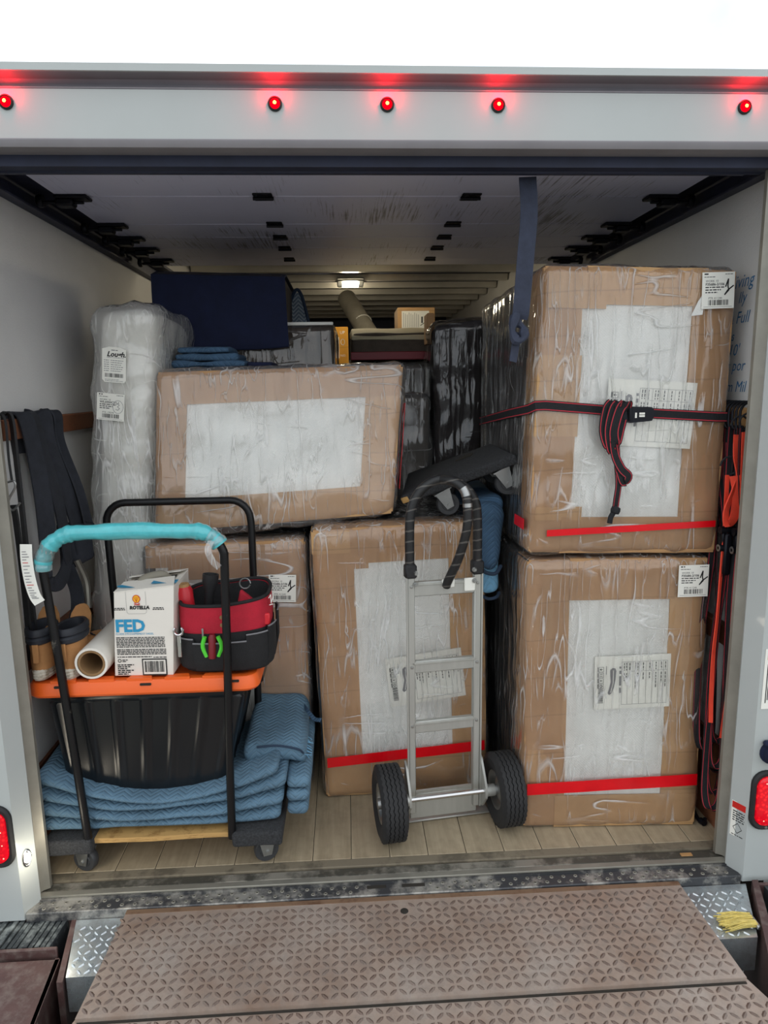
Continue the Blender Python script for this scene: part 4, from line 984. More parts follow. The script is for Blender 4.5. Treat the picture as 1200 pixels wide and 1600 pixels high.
def cart():
    t = thing('platform_cart', 'plywood furniture cart with black hoop handles and carpeted ends', 'cart', (-.76, .3, 0))
    M().prism([(x, y) for x, y in ((-1.125, .075), (-.985, .085), (-.80, .080), (-.62, .086), (-.535, .085), (-.375, .075), (-.375, .535), (-1.125, .535))], .116, .133, 'z').build('plywood_deck', 'ply', t)
    for x0, x1 in ((-1.145, -.985), (-.53, -.362)):
        m = M(); softbox(m, HB(x0, x1, .055, .545, .092, .146), .012, .04, 0, .003, 30, x0); m.build('carpet_end', 'carpet', t)
    for x, y in ((-1.03, .115), (-.425, .12), (-1.03, .49), (-.425, .49)): caster(t, x, y, 0, .042, 1.25 if x < -.8 else 1.9)
    # front hoop: runs in front of the load
    y = .075
    left = [(-1.0, y, .12), (-1.012, y, .35), (-1.035, y, .75), (-1.053, y, 1.02)]; right = [(-.503, y, 1.10), (-.512, y, .75), (-.525, y, .35), (-.53, y, .12)]
    al = arc((-.942, y, 1.060), .114, PI, PI/2, 8); ar = arc((-.592, y, 1.080), .090, PI/2, 0, 6)
    M().tube(left+al+ar+right, .0135, 12).build('front_handle', 'blackpaint', t)
    sl = M(); pth = al+[V((-.86, y, 1.175)), V((-.76, y, 1.176)), V((-.66, y, 1.172))]+ar[:5]
    pth = smoothpath(pth, 3); sl.tube(pth, [.0250+.0020*math.sin(i*.7)+.0015*math.sin(i*1.9) for i in range(len(pth))], 12)
    sl.build('aqua_sleeve', 'aqua', t)['label'] = 'aqua foam sleeve taped over the handle'
    m = M(); m.tube([p+V((0, -.001, -.0)) for p in pth[:12]], [.0262+.002*math.sin(i*1.3) for i in range(12)], 12); m.build('clear_tape', 'film2', t); m = M(); m.tube(pth[-7:], [.0265+.003*math.sin(i*1.7) for i in range(7)], 12)
    m.ribbon(smoothpath([(-.53, y-.02, 1.15), (-.545, y-.035, 1.12), (-.535, y-.035, 1.085), (-.515, y-.03, 1.06)]), .02, (1, .2, 0), .001); m.build('clear_tape', 'film2', t)['kind'] = 'stuff'
    # rear hoop
    y = .480
    P = [(-.975, y, .13), (-.985, y, .5), (-.993, y, 1.10)]+arc((-.921, y, 1.128), .072, PI, PI/2, 6)+arc((-.546, y, 1.128), .072, PI/2, 0, 6)+[(-.472, y, 1.10), (-.478, y, .5), (-.485, y, .13)]
    M().tube(P, .0135, 12).build('rear_handle', 'blackpaint', t)
    # paper tag hanging on the handle
    t = thing('paper_tag', 'long white paper tag hanging from aqua sleeved handle', 'tag', (-1.08, .05, .98))
    P = smoothpath([(-1.086, .048, 1.148), (-1.088, .046, 1.10), (-1.084, .044, 1.04), (-1.074, .043, .99), (-1.062, .044, .965)])
    M().ribbon(P, .034, (1, .1, 0), .0012).build('tag_strip', 'paper', t)
    p = M()
    for i in range(3, 21):
        a = P[min(i, len(P)-1)]; p.box(a.x-.012, a.x+.004*(i % 3), a.y-.0022, a.y-.0016, a.z, a.z+.002, 1 if i % 7 == 0 else 0)
    p.build('print', ['inkgrey', 'inkred'], t)
cart()

def pads():
    cx = -.77
    labs = ('blue quilted moving pad at the bottom of the stack on the cart', 'blue quilted moving pad second from the bottom on the cart', 'blue quilted moving pad third from the bottom on the cart', 'blue quilted moving pad topmost in the stack under the tote')
    for k in range(4):
        x0, x1 = -1.168+.006*(k % 2), -.37+.012*((k*7) % 3)
        def fn(p, k=k):
            s_ = abs((p.x-cx)/.40); s_ = min(1.15, s_)**1.8
            q = (p.z)                 # 0..1 through the pad
            th = .030+.028*s_+.004*noise.noise(V((p.x*5, k*3.3, 0)))
            z = .147+k*th+q*th*.96+.004*noise.noise(V((p.x*9, p.y*9, k*2.)))
            yy = p.y+.034+.012*noise.noise(V((p.x*4, k*5., 0)))-.008*(k % 2)+.022*abs(2*q-1)**3
            return V((p.x, yy, z))
        t = thing('moving_pad', labs[k], 'blanket', (cx, .3, .15), 'moving pads')
        m = M()
        # softbox works in real units, so the pad is made 6 cm thick and squeezed by fn
        h2 = HB(x0, x1, .066, .50, 0, .06)
        softbox(m, h2, .026, .03, 0, 0, 1, 0, fn=lambda p, fn=fn: fn(V((p.x, p.y, min(1, max(0, p.z/.06))))))
        m.build('quilted_cloth', 'quilt', t)
    # loose folded pads at the right end, running back beside the tote
    labs = ('blue folded pad fallen over the cart end, upper fold beside tote', 'blue folded pad hanging off the cart end under another')
    for k, (z0, z1, x0, x1) in enumerate(((.315, .385, -.50, -.285), (.20, .30, -.42, -.275))):
        t = thing('moving_pad', labs[k], 'blanket', ((x0+x1)/2, .35, z0), 'moving pads')
        def fn(p, k=k):
            d = max(0, p.x+.345)
            return V((p.x+.008*noise.noise(p*9), p.y, p.z-1.9*d*d*(6 if k else 3)+.010*noise.noise(V((p.x*6, p.y*6, k*3.)))))
        m = M()
        if k == 0: softbox(m, Hex((x0, .19, z0), (x1, .19, z0), (x1, .19, z1), (x0, .19, z1), [(x0, .56, z0+.02), (x1, .56, z0), (x1, .56, z1+.03), (x0, .56, z1+.04)]), .03, .025, fn=fn)
        else:
            for q in range(3): softbox(m, HB(x0+.07, x1+.004*q, .12, .56, .155+.05*q, .20+.05*q), .021, .025, 0, .004, 9, q*1., fn=lambda p: V((p.x-.05*max(0, .2-p.z), p.y, p.z)))
        m.build('quilted_cloth', 'quilt', t)
        if k == 0:
            M().tube(smoothpath([(x0+.05, .19, z1-.005), (-.38, .185, z1), (-.31, .185, z1-.016), (-.292, .2, z1-.04)]), .004, 6).build('edge_binding', 'binding', t)
            M().ribbon(smoothpath([(-.31, .5, .385), (-.29, .42, .40), (-.26, .36, .392), (-.235, .32, .405)]), .014, (0, 1, .4), .003).build('tie_tape', 'quiltdark', t)
            m = M(); rr = random.Random(2)
            for i in range(12): y = .2+.012*i; m.tube([(-.288, y, .34), (-.27+rr.uniform(-.004, .008), y+.004, .325+rr.uniform(-.01, .01))], .0012, 4)
            o = m.build('frayed_threads', 'quiltlight', t); o['kind'] = 'stuff'
    # pads hanging in the gap under the carpeted dolly
    t = thing('moving_pad', 'rolled dark striped blue pad hanging under the carpeted dolly', 'blanket', (.41, .5, .9), 'moving pads')
    m = M(); softbox(m, Hex((.365, .36, .935), (.425, .36, .93), (.462, .40, 1.18), (.34, .40, 1.185), [(.36, .46, .935), (.43, .46, .93), (.465, .49, 1.17), (.34, .49, 1.18)]), .045, .018, 0, .008, 10, 3.)
    m.build('rolled_cloth', 'quiltdark', t)
    M().tube(smoothpath([(.352, .38, .955), (.375, .352, .935), (.41, .352, .93), (.436, .38, .95)]), .007, 8).build('edge_binding', 'binding', t)
    t = thing('moving_pad', 'light blue pad end hanging lowest in gap beside hand truck', 'blanket', (.40, .45, .82), 'moving pads')
    m = M(); softbox(m, Hex((.372, .385, .835), (.432, .385, .845), (.437, .40, 1.02), (.365, .40, 1.02), [(.372, .46, .835), (.432, .46, .845), (.437, .48, 1.02), (.365, .48, 1.02)]), .025, .018, 0, .006, 12, 6.)
    m.build('hanging_cloth', 'quiltlight', t); M().tube(smoothpath([(.366, .41, .835), (.39, .38, .827), (.42, .38, .832), (.438, .41, .84)]), .006, 8).build('edge_binding', 'binding', t)
    t = thing('moving_pad', 'crumpled blue pad stuffed beneath the carpeted dolly caster', 'blanket', (.38, .7, 1.1), 'moving pads')
    m = M(); softbox(m, Hex((.34, .50, 1.12), (.455, .44, 1.12), (.458, .42, 1.20), (.34, .5, 1.17), [(.33, .85, 1.12), (.46, .85, 1.12), (.45, .85, 1.22), (.33, .85, 1.18)]), .03, .02, 0, .010, 11, 8.)
    m.build('quilted_cloth', 'quiltdark', t)
pads()

def tote():
    before = set(bpy.data.objects)
    tub = t = thing('storage_tote', 'black plastic tote with orange lid on blue pads on the cart', 'tote', (-.78, .3, .27))
    def ring(x0, x1, y0, y1, z, r, flute=0.):
        o = []; n = 5
        for cx_, cy_, a in ((x1-r, y1-r, 0), (x0+r, y1-r, PI/2), (x0+r, y0+r, PI), (x1-r, y0+r, 1.5*PI)):
            o.append([(cx_+r*math.cos(a+PI/2*k/n), cy_+r*math.sin(a+PI/2*k/n), z) for k in range(n+1)])
        res = []
        for q in range(4):
            res += o[q]; nx = o[(q+1) % 4][0]; a = o[q][-1]; m_ = 48 if q in (0, 2) else 24
            for k in range(1, m_):
                f = k/m_; x = lerp(a[0], nx[0], f); y = lerp(a[1], nx[1], f); w = (f*(6 if q in (0, 2) else 3)) % 1
                g = flute*(1. if .10 < w < .80 else (-.35 if .86 < w < .94 else 0))
                if q == 0: y -= g
                elif q == 1: x += g
                elif q == 2: y += g
                else: x -= g
                res.append((x, y, z))
        return res
    m = M(); m.loft([ring(-1.08, -.55, .150, .49, .262, .03, 0), ring(-1.085, -.545, .145, .495, .285, .03, .004), ring(-1.11, -.475, .122, .515, .595, .03, .009), ring(-1.10, -.482, .122, .516, .605, .03, 0), ring(-1.118, -.462, .115, .525, .615, .03, 0), ring(-1.12, -.46, .112, .528, .64, .03, 0)], 0, True, False)
    m.build('tub', 'totebody', t)
    l = M(); l.loft([ring(-1.155, -.425, .095, .545, .632, .045), ring(-1.16, -.42, .09, .55, .64, .045), ring(-1.157, -.424, .094, .546, .672, .043), ring(-1.15, -.43, .1, .54, .680, .04), ring(-1.13, -.45, .125, .515, .681, .03), ring(-1.12, -.46, .135, .505, .674, .03)])
    lid = l.build('lid', 'orange', t); lid['label'] = 'orange plastic lid'
    for x0, x1 in ((-1.08, -1.0), (-.96, -.88), (-.84, -.76), (-.72, -.64), (-.60, -.52)):
        M().prism([(x0, .098), (x1, .098), (x1-.008, .125), (x0+.008, .125)], .676, .687, 'z').build('lid_ridge', 'orange', lid)
    for x in (-1.05, -.78, -.50): M().box(x-.018, x+.018, .089, .1, .664, .672, 0, .002).build('lid_slot', 'gap', lid)
    m = M(); m.box(-.462, -.425, .24, .42, .59, .632, 0, .008); m.box(-1.155, -1.12, .24, .42, .59, .632, 0, .008); m.build('side_handles', 'totebody', t)['kind'] = 'stuff'
    LID = .687
    # printed white carton
    t = thing('fluid_carton', 'white and blue printed fluid carton standing on orange lid', 'box', (-.79, .3, LID))
    h = Hex((-.885, .165, LID), (-.695, .155, LID), (-.675, .160, .985), (-.868, .17, .965), [(-.885, .37, LID), (-.69, .37, LID), (-.675, .37, .985), (-.868, .37, .965)])
    m = M(); softbox(m, h, .003, .08); m.build('carton_body', 'boxwhite', t)
    for pts in (((.0, .0), (1, 0), (.93, .36), (.06, .36)), ((.0, 1.0), (1, 1), (.95, .66), (.05, .66))):
        g = [h.P(u, v, 1)+V((0, 0, .003+.012*(1 if .3 < v < .7 else 0))) for u, v in pts]
        M().slab([[g[0], g[1]], [g[3], g[2]]], [[(0, 0, 1)]*2]*2, .003).build('top_flap', 'boxwhite', t)
    g = [h.P(u, v, 1)+V((0, 0, .0035)) for u, v in ((.15, .36), (.9, .36), (.9, .66), (.15, .66))]; M().add(g, [(0, 1, 2, 3)]).build('top_opening', 'gap', t)
    a, b = h.P(.2, .34, 1), h.P(.85, .6, 1); M().tube(smoothpath([a+V((.02, 0, -.01)), lerp(a, b, .3)+V((0, 0, .012)), lerp(a, b, .7)+V((0, 0, .014)), b+V((-.02, 0, -.01))]), .016, 10).build('jug_handle', 'tube', t)
    p = M(h.front(0, 0, .0012)); W, H_ = h.L, h.H
    p.text('FED', .056, .014, .150, 1, .0022); p.text("FLUIDE D'ÉCHAPPEMENT DIESEL", .0085, .014, .139, 1)
    for i in range(7): p.words(.014, .170, .128-.0052*i, .003, 0, i+2)
    for i in range(4): p.words(.014, .172, .088-.0052*i, .003, 0, i+22)
    p.words(.014, .125, .063, .003, 0, 91); p.stroke([(.020+.005*math.cos(a*.55), .052+.005*math.sin(a*.55)) for a in range(13)], .002, 0); p.words(.029, .046, .053, .0028, 0, 5); p.words(.029, .042, .048, .0028, 0, 6)
    for i in range(6): p.words(.012, .065-.01*(i % 3), .036-.0062*i, .0038, 0, 41+i)
    p.rect(.092, .172, .002, .058, 0, .0006); p.rect(.096, .168, .006, .054, 2, .0012); p.barcode(.100, .164, .014, .05, 0, 8)
    for q in (0,): p.T = h.front(0, 0, .0026); p.barcode(.100, .164, .013, .050, 0, 8); p.T = h.front(0, 0, .0012)
    p.words(.13, .172, .061, .003, 0, 14)
    # shell-shaped emblem and name at the top
    c = (.088, .258); sh = [(c[0]+.0105*math.cos(a)*(1.0 if abs(math.sin(a)) < .99 else 1), c[1]+.011*math.sin(a)) for a in [PI*(-.1+1.2*k/12) for k in range(13)]]+[(c[0]-.005, c[1]-.011), (c[0]+.005, c[1]-.011)]
    p.add([(x, y, .0008) for x, y in [(c[0]+(x-c[0])*1.2, c[1]+(y-c[1])*1.2) for x, y in sh]], [tuple(range(15))], 3); p.add([(x, y, .0012) for x, y in sh], [tuple(range(15))], 4)
    for k in (-.5, 0, .5): p.stroke([(c[0], c[1]-.009), (c[0]+k*.014, c[1]+.007)], .0011, 3, .0016)
    p.text('Shell', .010, .089, .237, 3, .0003, 0, 'CENTER'); p.text('ROTELLA', .0150, .096, .224, 0, .0009, .1, 'CENTER')
    for x in (.016, .140): p.words(x, x+.032, .226, .003, 0, 3); p.words(x-.002, x+.034, .221, .003, 0, 4)
    p.stroke([(.055, .282), (.055, .214), (.06, .209), (.113, .209), (.118, .214), (.118, .282)], .0007, 5)
    p.build('front_print', ['ink', 'inkblue', 'boxwhite', 'inkred', 'inkyellow', 'inkgrey'], t)
    g = h.P(.26, .18, 1)+V((0, 0, .0072)); M(frame(g, (1, 0, 0), (0, 1, 0))).add([(.05*math.cos(a*PI/10), .022*math.sin(a*PI/10), 0) for a in range(20)], [tuple(range(20))]).build('top_print', 'inkblue', t)
    g = h.P(.80, .20, 1)+V((0, 0, .0072)); M(frame(g, (1, 0, 0), (0, 1, 0))).rect(-.04, .04, -.02, .02).build('top_print', 'inkblue', t)
    g = h.P(1, .5, .86)+V((.002, 0, 0)); m = M(frame(g, (0, 1, 0), (0, 0, 1))); m.add([(.04*math.cos(a*PI/10), .022*math.sin(a*PI/10), 0) for a in range(20)], [tuple(range(20))]); m.build('side_print', 'inkyellow', t)
    # film-wrapped card tube
    t = thing('card_tube', 'thick brown card tube wrapped in white film lying on orange lid', 'tube', (-.95, .2, LID))
    a, b = V((-.948, .145, LID+.054)), V((-.945, .50, LID+.056)); d = (b-a)
    M().lathe([(.036, 0), (.036, .34), (.044, .34), (.044, 0), (.036, 0)], a, d, 28).build('card_core', 'brownpaper', t)
    m = M(); m.lathe([(.0445, -.002), (.052, -.002), (.053, .01), (.052, .33), (.045, .345)], a, d, 28); m.build('film_roll', 'boxwhite', t)
    # tool bag
    t = thing('tool_bag', 'open red and black canvas tool bag on the orange lid', 'bag', (-.535, .3, LID))
    cx, cy = -.530, .265
    bag = t
    def sq(a, b, z, zf=0., n=48, ox=0., oy=0.):
        o = []
        for k in range(n):
            th = 2*PI*k/n; c_, s_ = math.cos(th), math.sin(th)
            x = a*abs(c_)**.55*(1 if c_ >= 0 else -1); y = b*abs(s_)**.55*(1 if s_ >= 0 else -1)
            o.append(V((cx+ox+x, cy+oy+y, z+zf*max(0, s_)+.035*(x/a if x > 0 else 0)*max(0, z-.72)*3)))
        return o
    z = LID+.002
    m = M(); m.loft([sq(.140, .098, z), sq(.148, .106, z+.02), sq(.150, .108, z+.09), sq(.152, .112, z+.135)], 0, True, False); m.build('base_body', 'blackcanvas', t)
    m = M(); m.loft([sq(.148, .108, z+.11), sq(.150, .109, z+.16), sq(.147, .106, z+.222, .025), sq(.142, .101, z+.222, .025), sq(.14, .10, z+.14), sq(.12, .085, z+.05)], 0, False, True); m.build('red_panel', ['redcanvas'], t)
    m = M(); r_ = sq(.1445, .1035, z+.224, .025); m.tube(r_, .006, 8, 0, True); m.build('rim_trim', 'blackcanvas', t)
    m = M(); m.loft([sq(.139, .098, z+.218, .025), sq(.135, .095, z+.13), sq(.1, .07, z+.06)], 0, False, True); m.build('lining', 'blackcanvas', t)
    def pocket(k0, k1, z0, z1, gap, nm='pocket', sag=.0):
        n = 48; A = []
        for (zz, ex) in ((z0, .004), (lerp(z0, z1, .4), gap), (z1, gap*1.0)):
            rr_ = sq(.150, .110, zz); A.append([V((cx+(p.x-cx)*(1+ex/.15), cy+(p.y-cy)*(1+ex/.11), p.z-sag*((i-k0)/(k1-k0)-.5)**2)) for i, p in enumerate(rr_[k0:k1+1], k0)])
        m = M(); m.slab(A, [[((p.x-cx), (p.y-cy), 0) for p in r] for r in A], .03)
        o = m.build(nm, 'blackcanvas', t)
        M().tube(A[-1], .0028, 6).build('pocket_trim', 'inkgrey' if nm == 'pocket' else 'blackcanvas', o)
    pocket(27, 33, z+.015, z+.118, .010); pocket(33, 38, z+.01, z+.105, .012); pocket(38, 43, z+.012, z+.125, .012); pocket(43, 47, z+.015, z+.14, .016)
    pocket(0, 4, z+.015, z+.16, .018)
    for k in (36,):
        p = sq(.151, .110, z+.188)[k]; M().lathe([(0, .003), (.006, .003), (.007, 0)], (p.x, p.y, p.z), (0, -1, 0), 10).build('rivet', 'brownpaper', t); M().lathe([(0, .003), (.006, .003), (.007, 0)], (p.x, p.y, p.z-.026), (0, -1, 0), 10).build('rivet', 'brownpaper', t)
    p = sq(.153, .112, z+.20)[45]; m = M(frame((p.x+.002, p.y-.006, p.z), (.75, .66, 0), (0, 0, 1))); m.stroke([(0, .02), (.008, .03), (.008, .0), (.016, .02)], .003); m.stroke([(.002, -.004), (.014, -.004)], .003); m.build('emblem', 'paper', t)
    M().tube(arc((cx+.06, cy+.02, z+.262), .018, 0, PI*1.9, 12), .0025, 6).build('hook_ring', 'zinc', t)
    # tools standing in the bag
    q = thing('flashlight', 'black flashlight head sticking out of the tool bag', 'tool', (-.57, .3, .8))
    M().lathe([(0, 0), (.016, 0), (.016, .14), (.026, .17), (.027, .20), (.022, .2), (.02, .185), (0, .185)], (-.605, .27, .79), (.12, .05, 1), 20).build('flashlight_body', 'rubber', q)
    q = thing('screwdriver', 'chunky red handled tool sticking out of tool bag beside carton', 'tool', (-.63, .28, .8))
    M().lathe([(0, 0), (.02, .0), (.019, .06), (.027, .10), (.027, .19), (.02, .205), (0, .207)], (-.652, .25, .755), (-.06, -.03, 1), 12).build('handle', 'redplastic', q)
    M().lathe([(0.021, .202), (.017, .214), (0, .214)], (-.652, .25, .755), (-.06, -.03, 1), 12).build('end_cap', 'woodlight', q)
    q = thing('pouch', 'red cloth pouch poking out of tool bag top', 'pouch', (-.47, .29, .85))
    m = M(); softbox(m, Hex((-.505, .25, .82), (-.43, .25, .82), (-.44, .26, .90), (-.485, .26, .94), [(-.505, .29, .82), (-.43, .29, .82), (-.44, .29, .895), (-.485, .29, .935)]), .012, .02, 0, .003, 20); m.build('pouch_body', 'redcanvas', q)
    q = thing('wrench', 'small silver open end wrench in the tool bag pocket', 'tool', (-.675, .15, .78))
    x, y = -.668, .150
    m = M(); m.box(x-.006, x+.006, y-.002, y+.002, .75, .825, 0, .001); pts = arc((x, y, .838), .014, PI*.72, PI*2.28, 12)
    m.tube(pts, [.003]+[.0045]*11+[.003], 8); m.build('wrench_body', 'chrome', q)
    q = thing('pliers', 'green and dark red handled pliers in front tool bag pocket', 'tool', (-.57, .13, .8))
    for x, lean in ((-.583, -.10), (-.545, .12)):
        m = M(); m.tube(smoothpath([(x, .147, .75), (x+lean*.1, .144, .785), (x+lean*.02, .142, .818)]), [.007]*len(smoothpath([(0, 0, 0), (1, 0, 0), (2, 0, 0)])), 8); m.build('green_grip', 'green', q)
    m = M(); m.lathe([(0, 0), (.012, 0), (.013, .07), (.008, .08), (0, .08)], (-.565, .146, .745), (.05, 0, 1), 12); m.build('red_grip', 'maroon', q)
    M().box(-.594, -.588, .144, .150, .77, .845, 0, .001).build('jaw', 'zinc', q)
    q = thing('lighter', 'small orange red plastic tool clipped in side pocket of tool bag', 'tool', (-.40, .2, .87)); M().box(-.405, -.380, .185, .20, .835, .875, 0, .004).build('tool_body', 'redplastic', q)
    # boots, heels toward the viewer
    lab = ('tan work boot with dark collar, nearer the wall of the pair on orange lid', 'tan work boot with dark collar, beside the white wrapped tube')
    for i, (bx, yaw) in enumerate(((-1.118, .05), (-1.032, -.10))):
        t = thing('work_boot', lab[i], 'boot', (bx, .28, LID), 'tan work boots'); T = Matrix.Translation((bx, .135, LID)) @ Matrix.Rotation(yaw, 4, 'Z') @ Matrix.Diagonal((1.0, 1, 1, 1))
        def foot(y, w, z0, h_, n=20): return [(w*math.cos(2*PI*k/n), y, z0+h_*.5+h_*.5*math.sin(2*PI*k/n)) for k in range(n)]
        def out(g, z, n=28):
            o = []
            for k in range(n):
                th = 2*PI*k/n; s_ = math.sin(th); yy = .15-.15*s_*g; w = (.036 if s_ > .2 else .036+.012*min(1, -(s_-.2)))*g
                o.append((w*math.cos(th)*(abs(math.cos(th))**-.3 if abs(math.cos(th)) > .05 else 1), yy, z))
            return o
        m = M(T); m.loft([out(1.0, 0), out(1.03, .012), out(1.03, .030), out(.98, .036)]); so = m.build('sole', 'sole', t)
        for q in (.010, .019, .028): M(T).tube([(x*1.004, .15+(y_-.15)*1.004, q) for x, y_, _ in out(1.03, q)], .0022, 5, 0, True).build('welt_line', 'sole', so)
        def el(a, b, yc, z, n=22): return [(a*math.cos(2*PI*k/n), yc+b*math.sin(2*PI*k/n), z) for k in range(n)]
        m = M(T); m.loft([el(.036, .060, .062, .032), el(.038, .062, .064, .06), el(.037, .060, .068, .085), el(.038, .063, .066, .115), el(.041, .068, .064, .135)], 0, True, False)
        m.loft([foot(.05, .037, .03, .07), foot(.10, .039, .03, .075), foot(.16, .042, .03, .068), foot(.22, .044, .03, .055), foot(.265, .038, .03, .045), foot(.29, .018, .032, .03)])
        m.build('upper', 'nubuck', t)
        m = M(T); m.loft([el(.039, .065, .064, .118), el(.046, .073, .064, .124), el(.047, .075, .064, .136), el(.042, .069, .064, .143), el(.047, .075, .064, .149), el(.047, .075, .064, .162), el(.041, .069, .064, .170), el(.034, .060, .064, .168), el(.033, .058, .064, .13)], 0, False, True)
        m.build('padded_collar', 'collar', t)
        m = M(T); m.slab([[(x*.034*(1, 1.05, 1.05, .95, .6)[j], .112+.010*j-.010*x*x, .12+.022*j-.006*x*x) for x in (-1, -.5, 0, .5, 1)] for j in range(5)], [[(0, -1, .3)]*5]*5, .008); m.build('tongue', 'nubuck', t)
        m = M(T); m.box(-.010, .010, -.008, .0, .06, .135, 0, .003); m.build('heel_strap', 'nubuck', t)
        m = M(T)
        for j in range(4): m.tube([(-.03, .12+.018*j, .118-.012*j), (0, .128+.018*j, .124-.012*j), (.03, .12+.018*j, .118-.012*j)], .0025, 6)
        m.build('laces', 'collar', t)
    for o in bpy.data.objects:
        if o in before or o.parent is not None or o is tub: continue
        o.location.y -= .030 if o.name.startswith('work_boot') else .042
tote()

# ------------------------------------------------------------------ hand truck and dolly
def hand_truck():
    t = thing('hand_truck', 'aluminium hand truck with taped black hoop handle and two tyres', 'hand truck', (.22, .27, 0))
    T = Matrix.Translation((.214, .290, 0)) @ Matrix.Rotation(.13, 4, 'Z')
    tilt = .0
    for s_ in (-1, 1):
        m = M(T); m.box(s_*.133, s_*.108, -.014, .014, .05, .955, 0, .003); m.box(s_*.139, s_*.133, -.016, -.010, .05, .955); r_ = m.build('rail', 'aluminium', t)
        M(T).box(s_*.142, s_*.100, -.02, .018, .945, .995, 0, .006).build('handle_clamp', 'rubber', t)
        for z in (.62, .395, .915): M(T).lathe([(0, .004), (.005, .003), (.006, 0)], (s_*.12, -.014, z), (0, -1, 0), 8).build('rivet', 'zinc', r_)
        for z in (.925, .965): M(T).lathe([(0, .012), (.005, .012), (.005, .004), (.009, .004), (.009, 0)], (s_*.106, -.016, z), (0, -1, 0), 8).build('bolt', 'zinc', t)
    for z0, z1 in ((.878, .930), (.595, .640), (.365, .410)):
        m = M(T); m.box(-.118, .118, -.010, .010, z0, z1, 0, .003); m.box(-.118, .118, -.014, -.008, z1-.012, z1-.004, 0, .001); m.build('crossbar', 'aluminium', t)
    M(T).box(-.01, .035, -.016, -.009, .905, .935, 0, .002).build('tape_patch', 'paper', t); M(T).box(.07, .11, -.017, -.009, .888, .935, 0, .002).build('tape_patch', 'paper', t)
    # hoop handle and the inner loop grip
    P = [V((-.122, 0, .95)), V((-.122, 0, 1.10)), V((-.118, 0, 1.17))]+[V((x, 0, z)) for x, z in ((-.10, 1.225), (-.065, 1.265), (-.02, 1.285), (.03, 1.280), (.075, 1.255), (.108, 1.21))]+[V((.12, 0, 1.15)), V((.122, 0, .95))]
    P = smoothpath(P, 4); M(T).tube(P, .0165, 12).build('hoop_handle', 'griptape', t)
    P = smoothpath([(-.01, -.005, 1.285), (.02, -.05, 1.283), (.05, -.075, 1.255), (.058, -.085, 1.20), (.055, -.085, 1.12), (.035, -.06, 1.02), (.008, -.022, .93), (.005, -.012, .91)], 5)
    m = M(T); m.tube(P, .0155, 12); m.build('loop_grip', 'griptape', t)
    m = M(T); m.tube(P[9:13], .0165, 12); m.tube(P[14:16], .0165, 12); m.build('worn_tape', 'zinc', t)
    # axle, brackets, wheels
    AX = .135
    M(T).tube([(-.20, -.055, AX), (.20, -.055, AX)], .0095, 12).build('axle', 'chrome', t)
    for s_ in (-1, 1):
        m = M(T); m.prism([(.014, .05), (.014, .25), (-.012, .24), (-.072, AX+.022), (-.072, AX-.022), (-.03, .06)], s_*.138, s_*.146, 'x'); m.lathe([(.0, 0), (.022, 0), (.022, .03), (0, .03)], (s_*.146, -.055, AX), (s_, 0, 0), 14)
        m.build('axle_bracket', 'aluminium', t)
        w = M(T); R = .132; c = (s_*.215, -.055, AX)
        prof = [(.068, -.036), (.085, -.044), (.112, -.046), (.124, -.041)]
        for k in range(5):
            y0 = -.037+k*.0155; prof += [(R, y0), (R+.001, y0+.006), (R, y0+.012)]
            if k < 4: prof += [(R-.006, y0+.0125), (R-.006, y0+.015)]
        prof += [(.124, .041), (.112, .046), (.085, .044), (.068, .036)]
        # zig-zag grooves: shift each spoke of the profile along the axle
        ax = V((1, 0, 0)); seg = 72; n = len(prof); vs = []; fs = []
        for k in range(seg):
            an = 2*PI*k/seg; d = V((0, math.cos(an), math.sin(an))); sh = .0022*(1 if k % 2 else -1)
            vs += [V(c)+d*r_+ax*(h_+(sh if r_ > .125 else 0)) for r_, h_ in prof]
        for k in range(seg):
            for i in range(n-1): k2 = (k+1) % seg; fs.append((k*n+i, k2*n+i, k2*n+i+1, k*n+i+1))
        w.add(vs, fs); ty = w.build('tyre', 'tyre', t, 25)
        w = M(T); w.lathe([(0, -.05*s_), (.018, -.05*s_), (.02, -.03*s_), (.045, -.02*s_), (.06, -.034*s_), (.070, -.037*s_), (.070, .037*s_), (.06, .034*s_), (.045, .012*s_), (.02, .03*s_), (.018, .045*s_), (0, .045*s_)], c, (1, 0, 0), 28)
        w.build('wheel_hub', 'zinc', t)
    # nose plate
    m = M(T); m.box(-.128, .128, .0, .012, .02, .12, 0, .003); m.box(-.18, .18, .0, .13, .004, .011, 0, .002); m.prism([(-.128, .12), (.128, .12), (.128, .17), (.11, .13), (-.11, .13), (-.128, .17)], .0, .010, 'y'); m.build('nose_plate', 'aluminium', t)
hand_truck()

